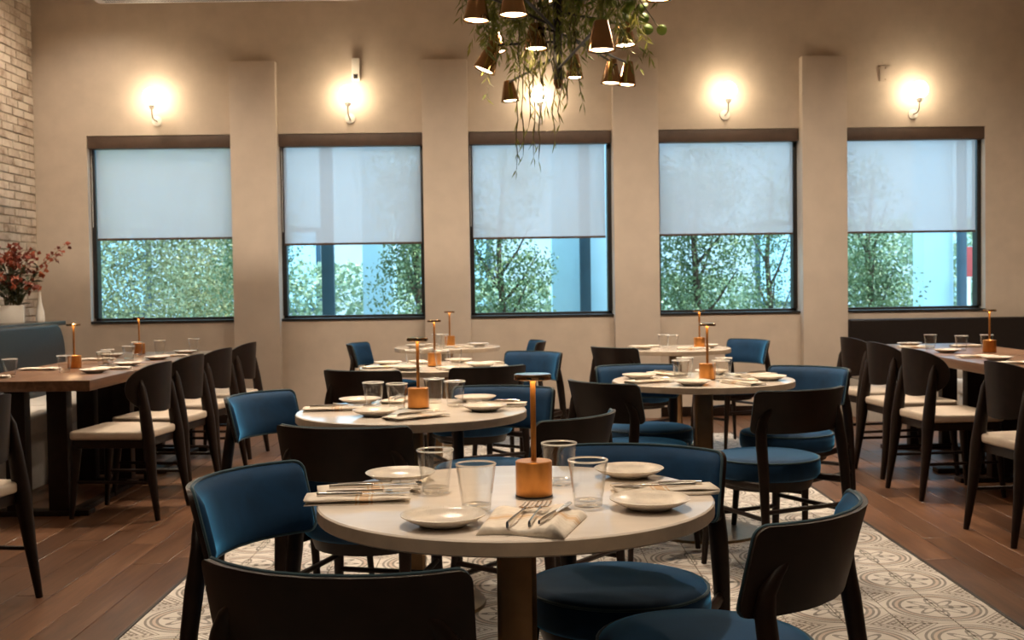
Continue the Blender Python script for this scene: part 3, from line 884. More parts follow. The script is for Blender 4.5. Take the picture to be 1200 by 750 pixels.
# give the cloth a little thickness
bm = bmesh.new(); bm.from_mesh(napkin_me)
bmesh.ops.solidify(bm, geom=bm.faces[:], thickness=0.0014)
mz = min(v.co.z for v in bm.verts)
for v in bm.verts: v.co.z = (v.co.z-mz)*1.0; v.co.x *= 1.15; v.co.y *= 1.15
bm.to_mesh(napkin_me); bm.free()

def fork_meshes():
    h = MB(); path = [(-0.09, 0, 0.0015), (-0.05, 0, 0.0025), (0.0, 0, 0.004), (0.035, 0, 0.0035)]
    h.tube(path, [0.0062, 0.0055, 0.003, 0.0034], 8, flat=0.35)
    hd = MB(); rows = []
    for t, wd, z in ((0.0, 0.0034, 0.0035), (0.25, 0.008, 0.0030), (0.6, 0.0115, 0.0022), (1.0, 0.0120, 0.0018)):
        rows.append([(0.033+0.024*t, -wd, z+0.0008), (0.033+0.024*t, 0, z), (0.033+0.024*t, wd, z+0.0008), (0.033+0.024*t, wd, z+0.0022), (0.033+0.024*t, 0, z+0.0014), (0.033+0.024*t, -wd, z+0.0022)])
    hd.grid(rows, close=True)
    tn = MB().tube([(0.056, 0, 0.003), (0.078, 0, 0.0026), (0.098, 0, 0.0046)], [0.0016, 0.0016, 0.0009], 6)
    return h.mesh('handle', 'steel'), hd.mesh('neck', 'steel'), tn.mesh('tine', 'steel')
fh, fhd, ftn = fork_meshes()
def make_fork():
    r = thing('fork', (0, 0, 0), 0, 'x', 'fork', 'forks laid on the napkins')
    link('handle', fh, r); link('neck', fhd, r)
    for k in range(4): link('tine', ftn, r, (0, -0.0102 + 0.0068*k, 0))
    return r
def make_knife():
    r = thing('knife', (0, 0, 0), 0, 'x', 'knife', 'knives laid on the napkins')
    link('handle', MB().tube([(-0.10, 0, 0.003), (-0.06, 0, 0.003), (0.0, 0, 0.003)], [0.0045, 0.0062, 0.0042], 8, flat=0.5).mesh('handle', 'steel'), r)
    link('blade', MB().prism([(0.0, -0.0035), (0.07, -0.0075), (0.098, -0.005), (0.11, 0.003), (0.105, 0.0055), (0.0, 0.0045)], 0.0022, 0.0036).mesh('blade', 'steel'), r)
    return r
fk, fku = make_fork(), [False]
kn, knu = make_knife(), [False]

def make_lamp(tall=0.275):
    r = thing('table_lamp', (0, 0, 0), 0, 'x', 'lamp', 'cordless copper table lamps')
    b = link('base', MB().lathe([(0, 0), (0.040, 0), (0.041, 0.002), (0.041, 0.078), (0.039, 0.080), (0, 0.080)], 40).mesh('base', 'copper', angle=35), r)
    link('foot', MB().lathe([(0, 0), (0.0395, 0), (0.042, 0.001), (0.042, 0.0035), (0, 0.0035)], 40).mesh('foot', 'black_metal', angle=35), b)
    link('stem', MB().tube([(0, 0, 0.078), (0, 0, tall-0.012)], 0.0062, 14).mesh('stem', 'copper'), r)
    hd = link('head', MB().lathe([(0.030, tall-0.013), (0.041, tall-0.013), (0.042, tall-0.011), (0.042, tall-0.002), (0.040, tall), (0, tall+0.001)], 40).mesh('head', 'cone_copper', angle=35), r)
    link('led', MB().lathe([(0.008, tall-0.012), (0.031, tall-0.012)], 32).mesh('led', 'lamp_led'), hd)
    return r
lp, lpu = make_lamp(), [False]
def lamp(x, y, z, label): place(lp, lpu, (x, y, z), random.uniform(0, 6), label, 'cordless copper table lamps')

glass_words = {}
def put(name, me, x, y, z, rz, label, cat, group):
    return tag(link(name, me, None, (x, y, z), rz), label, cat, group)
Z = 0.7505
def setting(table, plates, glasses, napkins, cutlery=True):
    nm = TABLES[table][3]
    for x, y, wd in plates:
        put('dinner_plate', plate_me, x, y, Z, random.uniform(0, 6), 'speckled cream plate at the %s of %s' % (wd, nm), 'plate', 'speckled plates on the tables')
    for x, y, wd in glasses:
        tumbler(x, y, Z, random.uniform(0, 6), 'clear water tumbler at the %s of %s' % (wd, nm))
    for x, y, a, wd in napkins:
        put('napkin', napkin_me, x, y, Z, math.radians(a), 'folded cream napkin at the %s of %s' % (wd, nm), 'napkin', 'folded napkins on the tables')
        if cutlery:
            ca, sa = math.cos(math.radians(a)), math.sin(math.radians(a))
            dx, dy = 0.02, 0.014
            place(fk, fku, (x + dx*ca - dy*sa, y + dx*sa + dy*ca, Z+0.0155), math.radians(a+4), 'steel fork on the napkin at the %s of %s' % (wd, nm), 'forks laid on the napkins')
            dx, dy = 0.01, -0.016
            place(kn, knu, (x + dx*ca - dy*sa, y + dx*sa + dy*ca, Z+0.0155), math.radians(a-3), 'steel knife on the napkin at the %s of %s' % (wd, nm), 'knives laid on the napkins')

setting(1, [(-0.140, 2.235, 'near left'), (0.288, 2.372, 'right'), (0.285, 2.765, 'far right'), (-0.275, 2.752, 'far left')],
        [(-0.178, 2.585, 'far left'), (-0.078, 2.372, 'near left'), (0.110, 2.665, 'far right'), (0.160, 2.402, 'near right')],
        [(0.342, 2.55, 184, 'right'), (-0.345, 2.50, 4, 'left'), (-0.335, 2.605, 10, 'far left')])
rows = []
for i in range(25):
    u = i/24.0; row = []
    for j in range(15):
        v = j/14.0
        z = 0.0125 + 0.012*math.exp(-((u-0.86+0.10*v)/0.055)**2) + 0.008*math.exp(-((u-0.72+0.06*v)/0.05)**2) + 0.0022*math.sin(v*7+u*9) + 0.0015*math.sin(u*23+v*5)
        e = min(1.0, u/0.06, (1-u)/0.06); z = 0.002 + (z-0.002)*math.sqrt(max(0.0, e))
        row.append((-0.105 + 0.205*v + 0.012*math.sin(u*5.0), 0.085 - 0.17*u - 0.03*v*(u-0.3), z))
    rows.append(row)
wide_me = MB().grid(rows).mesh('napkin', 'napkin', angle=80)
bm = bmesh.new(); bm.from_mesh(wide_me)
ext = bmesh.ops.extrude_face_region(bm, geom=bm.faces[:])
for v in [g_ for g_ in ext['geom'] if isinstance(g_, bmesh.types.BMVert)]: v.co.z = 0.0004
bmesh.ops.recalc_face_normals(bm, faces=bm.faces); bm.to_mesh(wide_me); bm.free()
np_ = put('napkin', wide_me, 0.030, 2.222, Z, math.radians(80), 'wide spread cream napkin under two forks at the near side of the foremost round table', 'napkin', 'folded napkins on the tables')
place(fk, fku, (0.012, 2.225, Z+0.0185), math.radians(76), 'left steel fork on the wide napkin of the foremost round table', 'forks laid on the napkins')
place(fk, fku, (0.047, 2.232, Z+0.0185), math.radians(80), 'right steel fork on the wide napkin of the foremost round table', 'forks laid on the napkins')
place(kn, knu, (0.082, 2.215, Z+0.0235), math.radians(70), 'steel knife on the wide napkin of the foremost round table', 'knives laid on the napkins')
for o_ in COL.objects:
    if o_.get('label', '').endswith('fork on the wide napkin of the foremost round table'): o_.scale = (1.12, 1.3, 1.3)
lamp(0.047, 2.53, Z, 'copper table lamp on the foremost round table')
setting(2, [(-0.505, 4.17, 'near left'), (-0.105, 4.28, 'right'), (-0.62, 4.60, 'far left'), (-0.15, 4.62, 'far right')],
        [(-0.545, 4.44, 'left'), (-0.445, 4.37, 'centre left'), (-0.315, 4.58, 'far side'), (-0.225, 4.44, 'right')],
        [(-0.345, 4.06, 40, 'near side'), (-0.69, 4.36, 5, 'left'), (-0.47, 4.66, 80, 'far side'), (-0.06, 4.44, 172, 'right')])
lamp(-0.365, 4.40, Z, 'copper table lamp on the second round table')
def ring(tb, off, cut):
    cx, cy, R_, nm = TABLES[tb]
    wd = ['near side', 'right', 'far side', 'left']
    P, G, N = [], [], []
    for k in range(4):
        a = math.radians(off - 90 + 90*k)
        P.append((cx + (R_-0.125)*math.cos(a), cy + (R_-0.125)*math.sin(a), wd[k]))
        a2 = a + math.radians(28); G.append((cx + 0.135*math.cos(a2+0.35), cy + 0.135*math.sin(a2+0.35), wd[k]))
        a3 = a + math.radians(45); N.append((cx + (R_-0.13)*math.cos(a3), cy + (R_-0.13)*math.sin(a3), math.degrees(a3)+180, wd[k]))
    setting(tb, P, G, N, cut)
ring(5, -18, True)
lamp(0.955, 5.50, Z, 'copper table lamp on the centre right round table')
ring(3, -25, False)
lamp(-0.455, 6.70, Z, 'copper table lamp on the third round table')
def two(tb, lx, ly, nm2):
    cx, cy, R_, nm = TABLES[tb]
    setting(tb, [(cx-0.24, cy-0.05, 'left'), (cx+0.24, cy+0.03, 'right')], [(cx-0.08, cy+0.02, 'left'), (cx-0.03, cy-0.1, 'near side')], [(cx-0.2, cy+0.18, 10, 'left'), (cx+0.1, cy-0.2, 170, 'right')], False)
    lamp(lx, ly, Z, nm2)
two(4, -0.485, 8.95, 'copper table lamp on the farthest round table before the pillar')
two(6, 1.355, 8.12, 'copper table lamp on the far right round table')

# ------------------------------------------------------------------ long wooden tables at both sides
def long_table(x0, x1, y0, y1, label):
    cx, cy = (x0+x1)/2, (y0+y1)/2; hx, hy = (x1-x0)/2, (y1-y0)/2
    t = thing('long_table', (cx, cy, 0), 0, label, 'table', 'wooden tables along the benches')
    link('tabletop', MB().box(-hx, hx, -hy, hy, 0.692, 0.75).mesh('tabletop', 'table_wood', bevel=0.006), t)
    for sy in (-1, 1):
        yl = sy*(hy-0.16)
        link('post', MB().box(-0.13, -0.02, yl-0.04, yl+0.04, 0.02, 0.692).mesh('post', 'dark_wood', bevel=0.004), t)
        link('post', MB().box(0.10, 0.21, yl-0.04, yl+0.04, 0.02, 0.692).mesh('post', 'dark_wood', bevel=0.004), t)
        link('foot', MB().box(-0.32, 0.32, yl-0.05, yl+0.05, 0.0, 0.03).mesh('foot', 'dark_wood', bevel=0.005), t)
    link('floor_rail', MB().box(0.19, 0.26, -hy+0.16, hy-0.16, 0.0, 0.028).mesh('floor_rail', 'dark_wood', bevel=0.004), t)
long_table(-3.02, -2.25, 6.02, 7.36, 'brown wooden table at left, nearest along the grey bench')
long_table(-3.02, -2.25, 7.40, 8.74, 'brown wooden table at left, farther, close to the leftmost window')
long_table(2.62, 3.38, 5.60, 6.94, 'brown wooden table at right, nearer the picture edge')
long_table(2.62, 3.38, 6.98, 8.32, 'brown wooden table at right, farther, near the dark bench')
def side_setting(items, nm):
    for kind, x, y, a, wd in items:
        if kind == 'p': put('dinner_plate', plate_me, x, y, Z, 0.3*a, 'speckled cream plate %s on %s' % (wd, nm), 'plate', 'speckled plates on the tables')
        if kind == 'g': tumbler(x, y, Z, 0.3*a, 'clear water tumbler %s on %s' % (wd, nm))
        if kind == 'n': put('napkin', napkin_me, x, y, Z, math.radians(a), 'folded cream napkin %s on %s' % (wd, nm), 'napkin', 'folded napkins on the tables')
side_setting([('p', -2.42, 6.55, 1, 'before the nearest chair'), ('p', -2.42, 7.12, 2, 'before the second chair'),
              ('g', -2.82, 6.35, 0, 'near the front end'), ('g', -2.62, 6.62, 0, 'in front of the lamp'), ('g', -2.52, 6.98, 0, 'beyond the first plate'), ('g', -2.58, 7.22, 0, 'beside the second plate'),
              ('n', -2.90, 6.25, 20, 'at the front corner'), ('n', -2.86, 6.85, 0, 'at the bench side'), ('n', -2.42, 6.83, 5, 'between the plates')], 'the nearer left wooden table')
lamp(-2.70, 6.98, Z, 'copper table lamp on the nearer left wooden table')
side_setting([('p', -2.42, 7.72, 1, 'before the third chair'), ('p', -2.42, 8.38, 2, 'before the farthest chair'), ('p', -2.86, 8.1, 2, 'at the bench side'),
              ('g', -2.58, 7.62, 0, 'at the near end'), ('g', -2.72, 8.22, 0, 'in front of the lamp'), ('g', -2.62, 8.42, 0, 'beside the lamp'), ('g', -2.42, 8.62, 0, 'at the far corner'),
              ('n', -2.84, 7.75, 0, 'at the bench side'), ('n', -2.42, 8.05, 5, 'between the plates')], 'the farther left wooden table')
lamp(-2.78, 8.45, Z, 'copper table lamp on the farther left wooden table')
side_setting([('p', 2.80, 5.95, 1, 'before the nearest chair'), ('p', 2.80, 6.50, 2, 'before the second chair'),
              ('g', 3.05, 6.05, 0, 'near the picture edge'), ('g', 2.98, 6.28, 0, 'between the plates'), ('g', 3.12, 6.62, 0, 'beyond the second plate'),
              ('n', 2.80, 6.20, 175, 'between the plates'), ('n', 2.80, 6.78, 178, 'at the far end')], 'the nearer right wooden table')
side_setting([('p', 2.84, 8.05, 1, 'before the farthest chair'), ('p', 2.80, 7.25, 2, 'before the third chair'),
              ('g', 2.83, 7.62, 0, 'left of the lamp'), ('g', 2.96, 7.42, 0, 'nearer left of the lamp'), ('g', 3.16, 7.50, 0, 'behind the lamp'),
              ('n', 2.80, 7.82, 175, 'between the plates'), ('n', 3.18, 7.85, 0, 'at the bench side')], 'the farther right wooden table')
lamp(3.06, 7.22, Z, 'copper table lamp on the farther right wooden table')

# ------------------------------------------------------------------ benches, ledge and flowers
def bench(name, loc, rz, L, back_h, label, m_back, m_seat, round_end):
    """bench local: runs along +Y from 0 to L, faces +X, back at x<0"""
    b = thing(name, loc, rz, label, 'bench')
    link('plinth', MB().box(0.0, 0.50, 0.0, L, 0.0, 0.34).mesh('plinth', m_seat, bevel=0.008), b)
    n = max(1, round(L/1.3))
    for k in range(n):
        link('seat_cushion', MB().box(0.0, 0.54, L*k/n+0.003, L*(k+1)/n-0.003, 0.342, 0.46).mesh('seat_cushion', m_seat, bevel=0.03, seg=3), b)
    prof = []
    if round_end:
        r_ = 0.16
        prof = [(0.0, 0.0), (L, 0.0)] + [(L - r_ + r_*math.cos(a), back_h - r_*1.6 + r_*1.6*math.sin(a)) for a in [PI/2*k/7 for k in range(8)]] + [(0.0, back_h)]
    else:
        prof = [(0.0, 0.0), (L, 0.0), (L, back_h), (0.0, back_h)]
    mb = MB(); nn = len(prof)
    mb.add([(-0.12, y, z) for y, z in prof] + [(-0.005, y, z) for y, z in prof],
           [tuple(range(nn)), tuple(range(2*nn-1, nn-1, -1))] + [(k, k+nn, (k+1) % nn + nn, (k+1) % nn) for k in range(nn)])
    link('backrest', mb.mesh('backrest', m_back, bevel=0.02, seg=3), b)
    return b
bench('bench', (-3.47, 5.2, 0), 0, 3.62, 0.975, 'slate grey upholstered bench along the left tables with rounded end', 'leather_blue', 'pale_vinyl', True)
bench('bench', (3.95, 8.7, 0), PI, 3.9, 0.88, 'pale seated bench with dark back along the right tables', 'leather_dark', 'pale_vinyl', False)
p0 = wallpt(3.06, -0.14, 0)
bench('bench', (p0.x, p0.y, 0), PHI - PI/2, 2.3, 0.87, 'dark brown high backed bench below the rightmost window', 'leather_dark', 'pale_vinyl', False)
ld = thing('ledge', (-3.92, 7.4, 0), 0, 'dark topped half wall ledge behind the grey bench', 'ledge')
link('body', MB().box(-0.31, 0.28, -2.2, 1.70, 0.0, 0.955).mesh('body', 'leather_dark', bevel=0.004), ld)
link('top', MB().box(-0.31, 0.325, -2.2, 1.74, 0.955, 0.99).mesh('top', 'ledge', bevel=0.006), ld)

pt = thing('flower_planter', (-3.80, 8.62, 0.99), 0.35, 'white square planter of rust red flowers on the ledge', 'planter')
mb = MB(); a, h, tk = 0.085, 0.135, 0.010
mb.box(-a, a, -a, a, 0, 0.02); 
ring_o = [(-a,-a),(a,-a),(a,a),(-a,a)]; ring_i = [(-a+tk,-a+tk),(a-tk,-a+tk),(a-tk,a-tk),(-a+tk,a-tk)]
mb = MB()
mb.add([(x,y,0) for x,y in ring_o]+[(x,y,h) for x,y in ring_o]+[(x,y,h) for x,y in ring_i]+[(x,y,0.02) for x,y in ring_i],
       [(3,2,1,0)]+[(k,(k+1)%4,4+(k+1)%4,4+k) for k in range(4)]+[(4+k,4+(k+1)%4,8+(k+1)%4,8+k) for k in range(4)]+[(8+k,8+(k+1)%4,12+(k+1)%4,12+k) for k in range(4)]+[(12,13,14,15)])
link('pot', mb.mesh('pot', 'planter', bevel=0.004), pt)
link('soil', MB().box(-a+tk, a-tk, -a+tk, a-tk, 0.10, 0.118).mesh('soil', 'bark', smooth=False), pt)
def leaf_quad(mb, p, d, n_, L, W, curl=0.15):
    d = d.normalized(); s = d.cross(n_)
    s = s.normalized() if s.length > 1e-6 else Vector((1,0,0))
    nn = s.cross(d)
    mb.add([p, p + d*L*0.45 + s*W*0.5 + nn*curl*L*0.3, p + d*L, p + d*L*0.45 - s*W*0.5 + nn*curl*L*0.3, p + d*L*0.5],
           [(0, 1, 4), (1, 2, 4), (2, 3, 4), (3, 0, 4)])
rnd = random.Random(3)
def rvec(): 
    while True:
        v = Vector((rnd.uniform(-1,1), rnd.uniform(-1,1), rnd.uniform(-1,1)))
        if 0.05 < v.length < 1: return v.normalized()
stems, foliage = [], MB()
blooms = []
for k in range(26):
    an = rnd.uniform(0, 2*PI); sp = rnd.uniform(0.02, 0.30); hh = rnd.uniform(0.28, 0.62)
    if k == 0: an, sp, hh = 0.0, 0.40, 0.60
    if k == 1: an, sp, hh = 0.2, 0.33, 0.50
    b0 = Vector((0.05*math.cos(an), 0.05*math.sin(an), 0.11))
    tip = Vector((sp*math.cos(an), sp*math.sin(an), hh))
    mid = b0.lerp(tip, 0.5) + Vector((-0.04*math.cos(an), -0.04*math.sin(an), 0.06))
    link('stem', MB().tube([b0, mid, tip], [0.003, 0.0025, 0.0015], 5).mesh('stem', 'stem'), pt)
    for q in range(8):
        t = rnd.uniform(0.05, 0.6); p = b0.lerp(mid, t*2) if t < 0.5 else mid.lerp(tip, t*2-1)
        leaf_quad(foliage, p, rvec()+Vector((0,0,0.6)), rvec(), rnd.uniform(0.05, 0.10), rnd.uniform(0.02, 0.03))
    bl = MB()
    for q in range(16):
        t = rnd.uniform(0.55, 1.0); p = mid.lerp(tip, t*1.0)+rvec()*0.03
        leaf_quad(bl, p, rvec(), rvec(), rnd.uniform(0.03, 0.055), rnd.uniform(0.025, 0.04), 0.5)
    blooms.append(bl)
for bl in blooms: tag(link('flower_cluster', bl.mesh('flower_cluster', 'petal'), pt), kind='stuff')
tag(link('foliage', foliage.mesh('foliage', 'leaf_dark'), pt), kind='stuff')
vs2 = thing('bud_vase', (-3.66, 8.80, 0.99), 0, 'slim white pointed vase right of the flower planter', 'vase')
link('body', MB().lathe([(0, 0), (0.03, 0), (0.034, 0.02), (0.03, 0.08), (0.014, 0.15), (0.008, 0.22), (0.010, 0.235), (0.006, 0.235), (0, 0.20)], 20).mesh('body', 'planter'), vs2)

# ------------------------------------------------------------------ chandelier with hanging greenery
SX, SY = 0.243, 5.45
ch = thing('chandelier', (SX, SY, 2.19), 0, 'bronze chandelier with many cone lamps at the top centre', 'chandelier')
link('stem', MB().tube([(0, 0, 0), (0, 0, ZC-2.19)], 0.021, 14).mesh('stem', 'black_metal'), ch)
link('canopy', MB().lathe([(0, ZC-2.19), (0.09, ZC-2.19), (0.085, ZC-2.215), (0.02, ZC-2.235), (0, ZC-2.235)], 24).mesh('canopy', 'cone_copper'), ch)
link('finial', MB().lathe([(0, -0.03), (0.012, -0.026), (0.023, -0.006), (0.023, 0.012), (0, 0.014)], 16).mesh('finial', 'cone_copper'), ch)
def cone_shade(x, y, z, R_, H_, tilt=0.0, tdir=0.0):
    """(x, y, z) is the centre of the mouth, world"""
    M_ = Matrix.Translation((x-SX, y-SY, z-2.19)) @ Matrix.Rotation(tdir, 4, 'Z') @ Matrix.Rotation(tilt, 4, 'Y')
    prof = [(R_, 0.0), (R_*0.55, H_*0.86), (R_*0.50, H_*0.97), (R_*0.30, H_), (0, H_), (0, H_-0.004), (R_*0.46, H_*0.95), (R_*0.51, H_*0.85), (R_-0.003, 0.0), (R_, 0.0)]
    s = link('shade', MB().lathe(prof, 28, mat=M_).mesh('shade', 'cone_copper', angle=35), ch)
    link('bulb', MB().lathe([(R_*0.93, 0.012), (R_*0.6, 0.004), (0, 0.0)], 24, mat=M_).mesh('bulb', 'bulb'), s)
    top = M_ @ Vector((0, 0, H_*0.9))
    zc_ = top.z + 0.0
    inner = Vector((0, 0, zc_ - 0.02))
    link('arm', MB().tube([inner, inner.lerp(top, 0.5), top], 0.0065, 8).mesh('arm', 'black_metal'), ch)
for (x, y, z, R_, H_, tl, td) in (
    (-0.129, 4.858, 2.351, 0.055, 0.155, 0.06, 0.0), (0.029, 4.70, 2.335, 0.057, 0.15, 0.0, 0.0),
    (-0.115, 5.606, 2.282, 0.055, 0.17, -0.40, PI), (0.138, 5.398, 2.340, 0.055, 0.14, 0.0, 0.0),
    (0.015, 6.25, 2.235, 0.048, 0.13, -0.08, 0.0), (0.372, 6.30, 2.365, 0.047, 0.15, 0.0, 0.0),
    (0.382, 4.60, 2.165, 0.056, 0.14, 0.0, 0.0), (0.608, 5.83, 2.44, 0.055, 0.14, -0.05, 0.0),
    (0.573, 6.30, 2.332, 0.053, 0.155, 0.05, 0.0), (0.665, 6.35, 2.33, 0.050, 0.155, 0.08, 0.0),
    (0.697, 5.205, 2.516, 0.055, 0.15, 0.0, 0.0), (0.226, 6.05, 2.73, 0.050, 0.15, 0.0, 0.0),
    (-0.053, 6.10, 2.47, 0.050, 0.155, 0.15, PI)):
    cone_shade(x, y, z, R_*1.08, H_*0.88, tl, td)

gp = thing('hanging_plant', (SX, SY, 2.6), 0, 'trailing green vines hanging through the chandelier', 'plant')
rnd = random.Random(11)
fol = MB(); 
for k in range(330):
    an = rnd.uniform(0, 2*PI); rr = 0.42*math.sqrt(rnd.random())
    x0, y0 = rr*math.cos(an), rr*math.sin(an)
    z0 = rnd.uniform(-0.05, 0.45); L = rnd.uniform(0.12, 0.36)
    if x0 < -0.05 and rnd.random() < 0.25: L = rnd.uniform(0.3, 0.5)
    p = Vector((x0, y0, z0)); d = Vector((x0*0.5, y0*0.5, -1)).normalized()
    nseg = int(L/0.02)
    for q in range(nseg):
        p = p + d*0.02
        d = (d + rvec()*0.18 + Vector((0,0,-0.12))).normalized()
        leaf_quad(fol, p, d*0.9 + rvec()*0.75, rvec(), rnd.uniform(0.04, 0.075), rnd.uniform(0.008, 0.016))
tag(link('foliage', fol.mesh('foliage', 'leaf_vine'), gp), kind='stuff')
mass = MB()
for k in range(1500):
    v = rvec()*rnd.random()**0.33
    p = Vector((v.x*0.40+0.10, v.y*0.34, 0.22+v.z*0.24))
    leaf_quad(mass, p, rvec()+Vector((0,0,-0.4)), rvec(), rnd.uniform(0.04, 0.07), rnd.uniform(0.025, 0.045))
tag(link('leaf_mass', mass.mesh('leaf_mass', 'leaf_round'), gp), kind='stuff')
# long thin tendrils, each its own part
for k in range(16):
    x0 = rnd.uniform(-0.22, 0.10); y0 = rnd.uniform(-0.15, 0.2)
    zend = rnd.uniform(-0.70, -0.30) if k > 3 else rnd.uniform(-0.84, -0.72)
    if k <= 3: x0 = rnd.uniform(-0.20, -0.10)
    pts = []; x_, y_ = x0, y0
    n = 12
    for q in range(n+1):
        t = q/n
        pts.append((x_, y_, 0.15 + (zend-0.15)*t))
        x_ += rnd.uniform(-0.014, 0.014); y_ += rnd.uniform(-0.014, 0.014)
    tb = link('tendril', MB().tube(pts, [0.0028]*n + [0.001], 5).mesh('tendril', 'stem'), gp)
    lv = MB()
    for q in range(3, n+1):
        for _ in range(2):
            leaf_quad(lv, Vector(pts[q]), Vector((rnd.uniform(-0.6,0.6), rnd.uniform(-0.6,0.6), -1)), rvec(), rnd.uniform(0.04, 0.08), 0.008)
    tag(link('tendril_leaves', lv.mesh('tendril_leaves', 'leaf_vine'), tb), kind='stuff')
# round leaves at the right of the plant
rl = MB(); n = 14
rl.add([(0,0,0)] + [(0.026*math.cos(2*PI*k/n), 0.026*math.sin(2*PI*k/n), 0.004*math.cos(4*PI*k/n)) for k in range(n)], [(0, k+1, (k+1) % n + 1) for k in range(n)])
rl_me = rl.mesh('leaf', 'leaf_round')
bm = bmesh.new(); bm.from_mesh(rl_me); bmesh.ops.solidify(bm, geom=bm.faces[:], thickness=0.0012); bm.to_mesh(rl_me); bm.free()
for k in range(46):
    an = rnd.uniform(-0.9, 0.9); rr = rnd.uniform(0.25, 0.48)
    p = Vector((0.08 + rr*math.cos(an)*0.9, rr*math.sin(an), rnd.uniform(-0.10, 0.40)))
    if k == 0: p = Vector((0.50, 0.0, -0.165))
    if k == 1: p = Vector((0.44, 0.05, -0.15))
    if k == 2: p = Vector((0.16, -0.2, -0.17))
    lf = link('leaf', rl_me, gp, p)
    lf.rotation_euler = (rnd.uniform(0.8, 1.9), rnd.uniform(-0.4, 0.4), rnd.uniform(-0.7, 0.7))
link('runner', MB().tube([(0.1, 0, 0.2), (0.32, 0.02, 0.1), (0.42, 0.02, -0.05), (0.49, 0.0, -0.16)], 0.003, 5).mesh('runner', 'stem'), gp)

# ------------------------------------------------------------------ outside the windows
tag(link('ground', MB().box(-30, 34, 10.8, 60, -0.4, -0.2).mesh('ground', 'paving', smooth=False)), kind='structure')
def tree(name, x, y, rx, ry, z0, z1, n, leaf, mat_, label, trunk=True, seed=1, group='plants outside the windows'):
    rr = random.Random(seed)
    t = thing(name, (x, y, -0.2), 0, label, 'tree' if trunk else 'hedge', group)
    mb = MB()
    def rv():
        while True:
            v = Vector((rr.uniform(-1,1), rr.uniform(-1,1), rr.uniform(-1,1)))
            if 0.05 < v.length < 1: return v.normalized()
    lumps = [(rr.uniform(-0.7, 0.7)*rx, rr.uniform(-0.7, 0.7)*ry, rr.uniform(z0, z1), rr.uniform(0.25, 0.5)) for _ in range(26)]
    for k in range(n):
        if trunk:
            cx, cy, cz, r_ = rr.choice(lumps); v = rv()*r_*rr.random()**0.3
            p = Vector((cx, cy, cz)) + v
        else:
            p = Vector((rr.uniform(-rx, rx), rr.uniform(-ry, ry), rr.uniform(z0, z1)))
        leaf_quad(mb, p, rv() + Vector((0, -0.3, 0.2)), rv(), leaf*rr.uniform(0.7, 1.4), leaf*rr.uniform(0.4, 0.8))
    tag(link('foliage', mb.mesh('foliage', mat_), t), kind='stuff')
    if trunk:
        link('trunk', MB().tube([(0, 0, 0), (0.05, 0, z0*0.6), (-0.03, 0.02, (z0+z1)/2), (0.04, 0, z1)], [0.06, 0.045, 0.03, 0.012], 8).mesh('trunk', 'bark'), t)
        for q in range(6):
            an = rr.uniform(0, 2*PI); zz = rr.uniform(z0*0.8, z1*0.7)
            link('branch', MB().tube([(0, 0, zz), (rx*0.4*math.cos(an), ry*0.4*math.sin(an), zz+0.25), (rx*0.8*math.cos(an), ry*0.8*math.sin(an), zz+0.6)], [0.02, 0.013, 0.005], 6).mesh('branch', 'bark'), t)
    else:
        link('stem', MB().tube([(0, 0, 0), (0, 0, z0+0.3)], [0.05, 0.02], 6).mesh('stem', 'bark'), t)
    return t
tree('hedge', -4.35, 13.2, 1.5, 0.5, 0.1, 3.3, 60000, 0.046, 'leaf_hedge', 'dense pale green hedge filling the leftmost window', False, 2)
tree('garden_tree', -2.75, 12.2, 0.30, 0.3, 0.9, 2.6, 5000, 0.042, 'leaf_tree', 'green tree at the left in the second window', True, 3)
tree('garden_tree', -1.00, 12.3, 0.36, 0.35, 0.9, 2.8, 8000, 0.042, 'leaf_tree', 'dark green tree at the right in the second window', True, 4)
tree('garden_tree', -0.10, 13.2, 0.55, 0.4, 0.8, 2.8, 8500, 0.045, 'leaf_tree', 'dark branching tree at the left in the middle window', True, 5)
tree('garden_tree', 2.05, 12.4, 0.55, 0.4, 0.8, 2.8, 11000, 0.042, 'leaf_tree', 'dark green tree at the left in the fourth window', True, 6)
tree('garden_tree', 3.10, 13.5, 0.40, 0.4, 0.8, 2.6, 5000, 0.04, 'leaf_tree', 'airy green tree at the right in the fourth window', True, 7)
tree('garden_tree', 3.95, 12.4, 0.28, 0.35, 1.0, 2.6, 6000, 0.042, 'leaf_tree', 'dark green tree at the left in the rightmost window', True, 8)
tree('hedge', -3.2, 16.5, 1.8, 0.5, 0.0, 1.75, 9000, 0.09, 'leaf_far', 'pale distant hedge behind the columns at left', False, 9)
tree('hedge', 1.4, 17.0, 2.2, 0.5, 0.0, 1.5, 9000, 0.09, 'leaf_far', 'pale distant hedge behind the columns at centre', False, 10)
tree('hedge', 6.2, 16.5, 1.9, 0.5, 0.0, 2.3, 12000, 0.09, 'leaf_far', 'pale distant hedge behind the columns at right', False, 12)
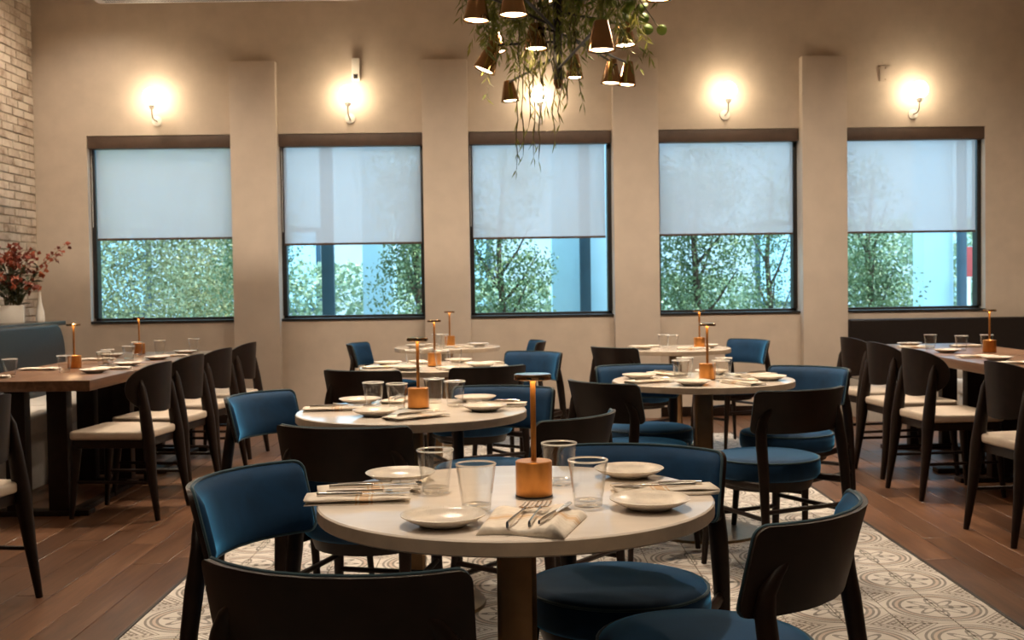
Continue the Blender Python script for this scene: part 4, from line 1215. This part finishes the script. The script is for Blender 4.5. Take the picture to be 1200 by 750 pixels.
def patio_column(x0, x1, y, label):
    o = thing('patio_column', ((x0+x1)/2, y, -0.2), 0, label, 'column', 'painted columns outside the windows')
    h = (x1-x0)/2
    link('shaft', MB().box(-h, h, -0.18, 0.18, 0.16, 3.9).mesh('shaft', 'ext_blue', bevel=0.01), o)
    link('plinth', MB().box(-h-0.04, h+0.04, -0.22, 0.22, 0, 0.16).mesh('plinth', 'ext_blue', bevel=0.01), o)
    link('cap', MB().box(-h-0.04, h+0.04, -0.22, 0.22, 3.9, 4.05).mesh('cap', 'ext_blue', bevel=0.01), o)
patio_column(-1.80, -1.42, 14.0, 'pale blue painted column outside the second window')
patio_column(0.52, 1.30, 14.2, 'wide pale blue painted column outside the middle window')
patio_column(5.05, 5.42, 14.0, 'pale blue painted column outside the rightmost window')
def dark_post(x, y, w_, label):
    o = thing('metal_post', (x, y, -0.2), 0, label, 'post', 'dark metal posts outside the windows')
    link('shaft', MB().box(-w_/2, w_/2, -0.05, 0.05, 0.02, 3.9).mesh('shaft', 'ext_dark', bevel=0.006), o)
    link('foot', MB().box(-w_/2-0.04, w_/2+0.04, -0.09, 0.09, 0, 0.02).mesh('foot', 'ext_dark', bevel=0.004), o)
dark_post(-2.25, 14.0, 0.15, 'dark post outside the second window')
dark_post(0.92, 13.86, 0.13, 'dark post before the wide column outside the middle window')
dark_post(5.47, 13.7, 0.09, 'dark post beside the column outside the rightmost window')
# building across the yard
bd = thing('building', (1.5, 24.0, -0.2), 0, 'pale rendered building across the yard beyond the columns', 'building')
link('wall', MB().box(-16, 18, 0, 4, 0, 6.5).mesh('wall', 'ext_wall', smooth=False), bd)
for k in range(9):
    xw = -13.5 + 3.6*k
    wf = link('window_frame', MB().box(xw-0.8, xw+0.8, -0.06, 0.0, 0.9, 2.7).mesh('window_frame', 'ext_dark', bevel=0.02), bd)
    link('window_pane', MB().box(xw-0.7, xw+0.7, -0.08, -0.06, 1.0, 2.6).mesh('window_pane', 'ext_blue', smooth=False), wf)
link('roof_edge', MB().box(-16.3, 18.3, -0.4, 4.2, 6.5, 6.8).mesh('roof_edge', 'ext_dark', bevel=0.03), bd)
sg = thing('yard_sign', (6.15, 15.2, -0.2), 0, 'red sign on a white post outside the rightmost window', 'sign')
link('post', MB().box(-0.03, 0.03, -0.03, 0.03, 0, 1.6).mesh('post', 'white_paint', bevel=0.004), sg)
link('board', MB().box(-0.10, 0.22, -0.045, -0.03, 1.45, 1.85).mesh('board', 'red_sign', bevel=0.006), sg)
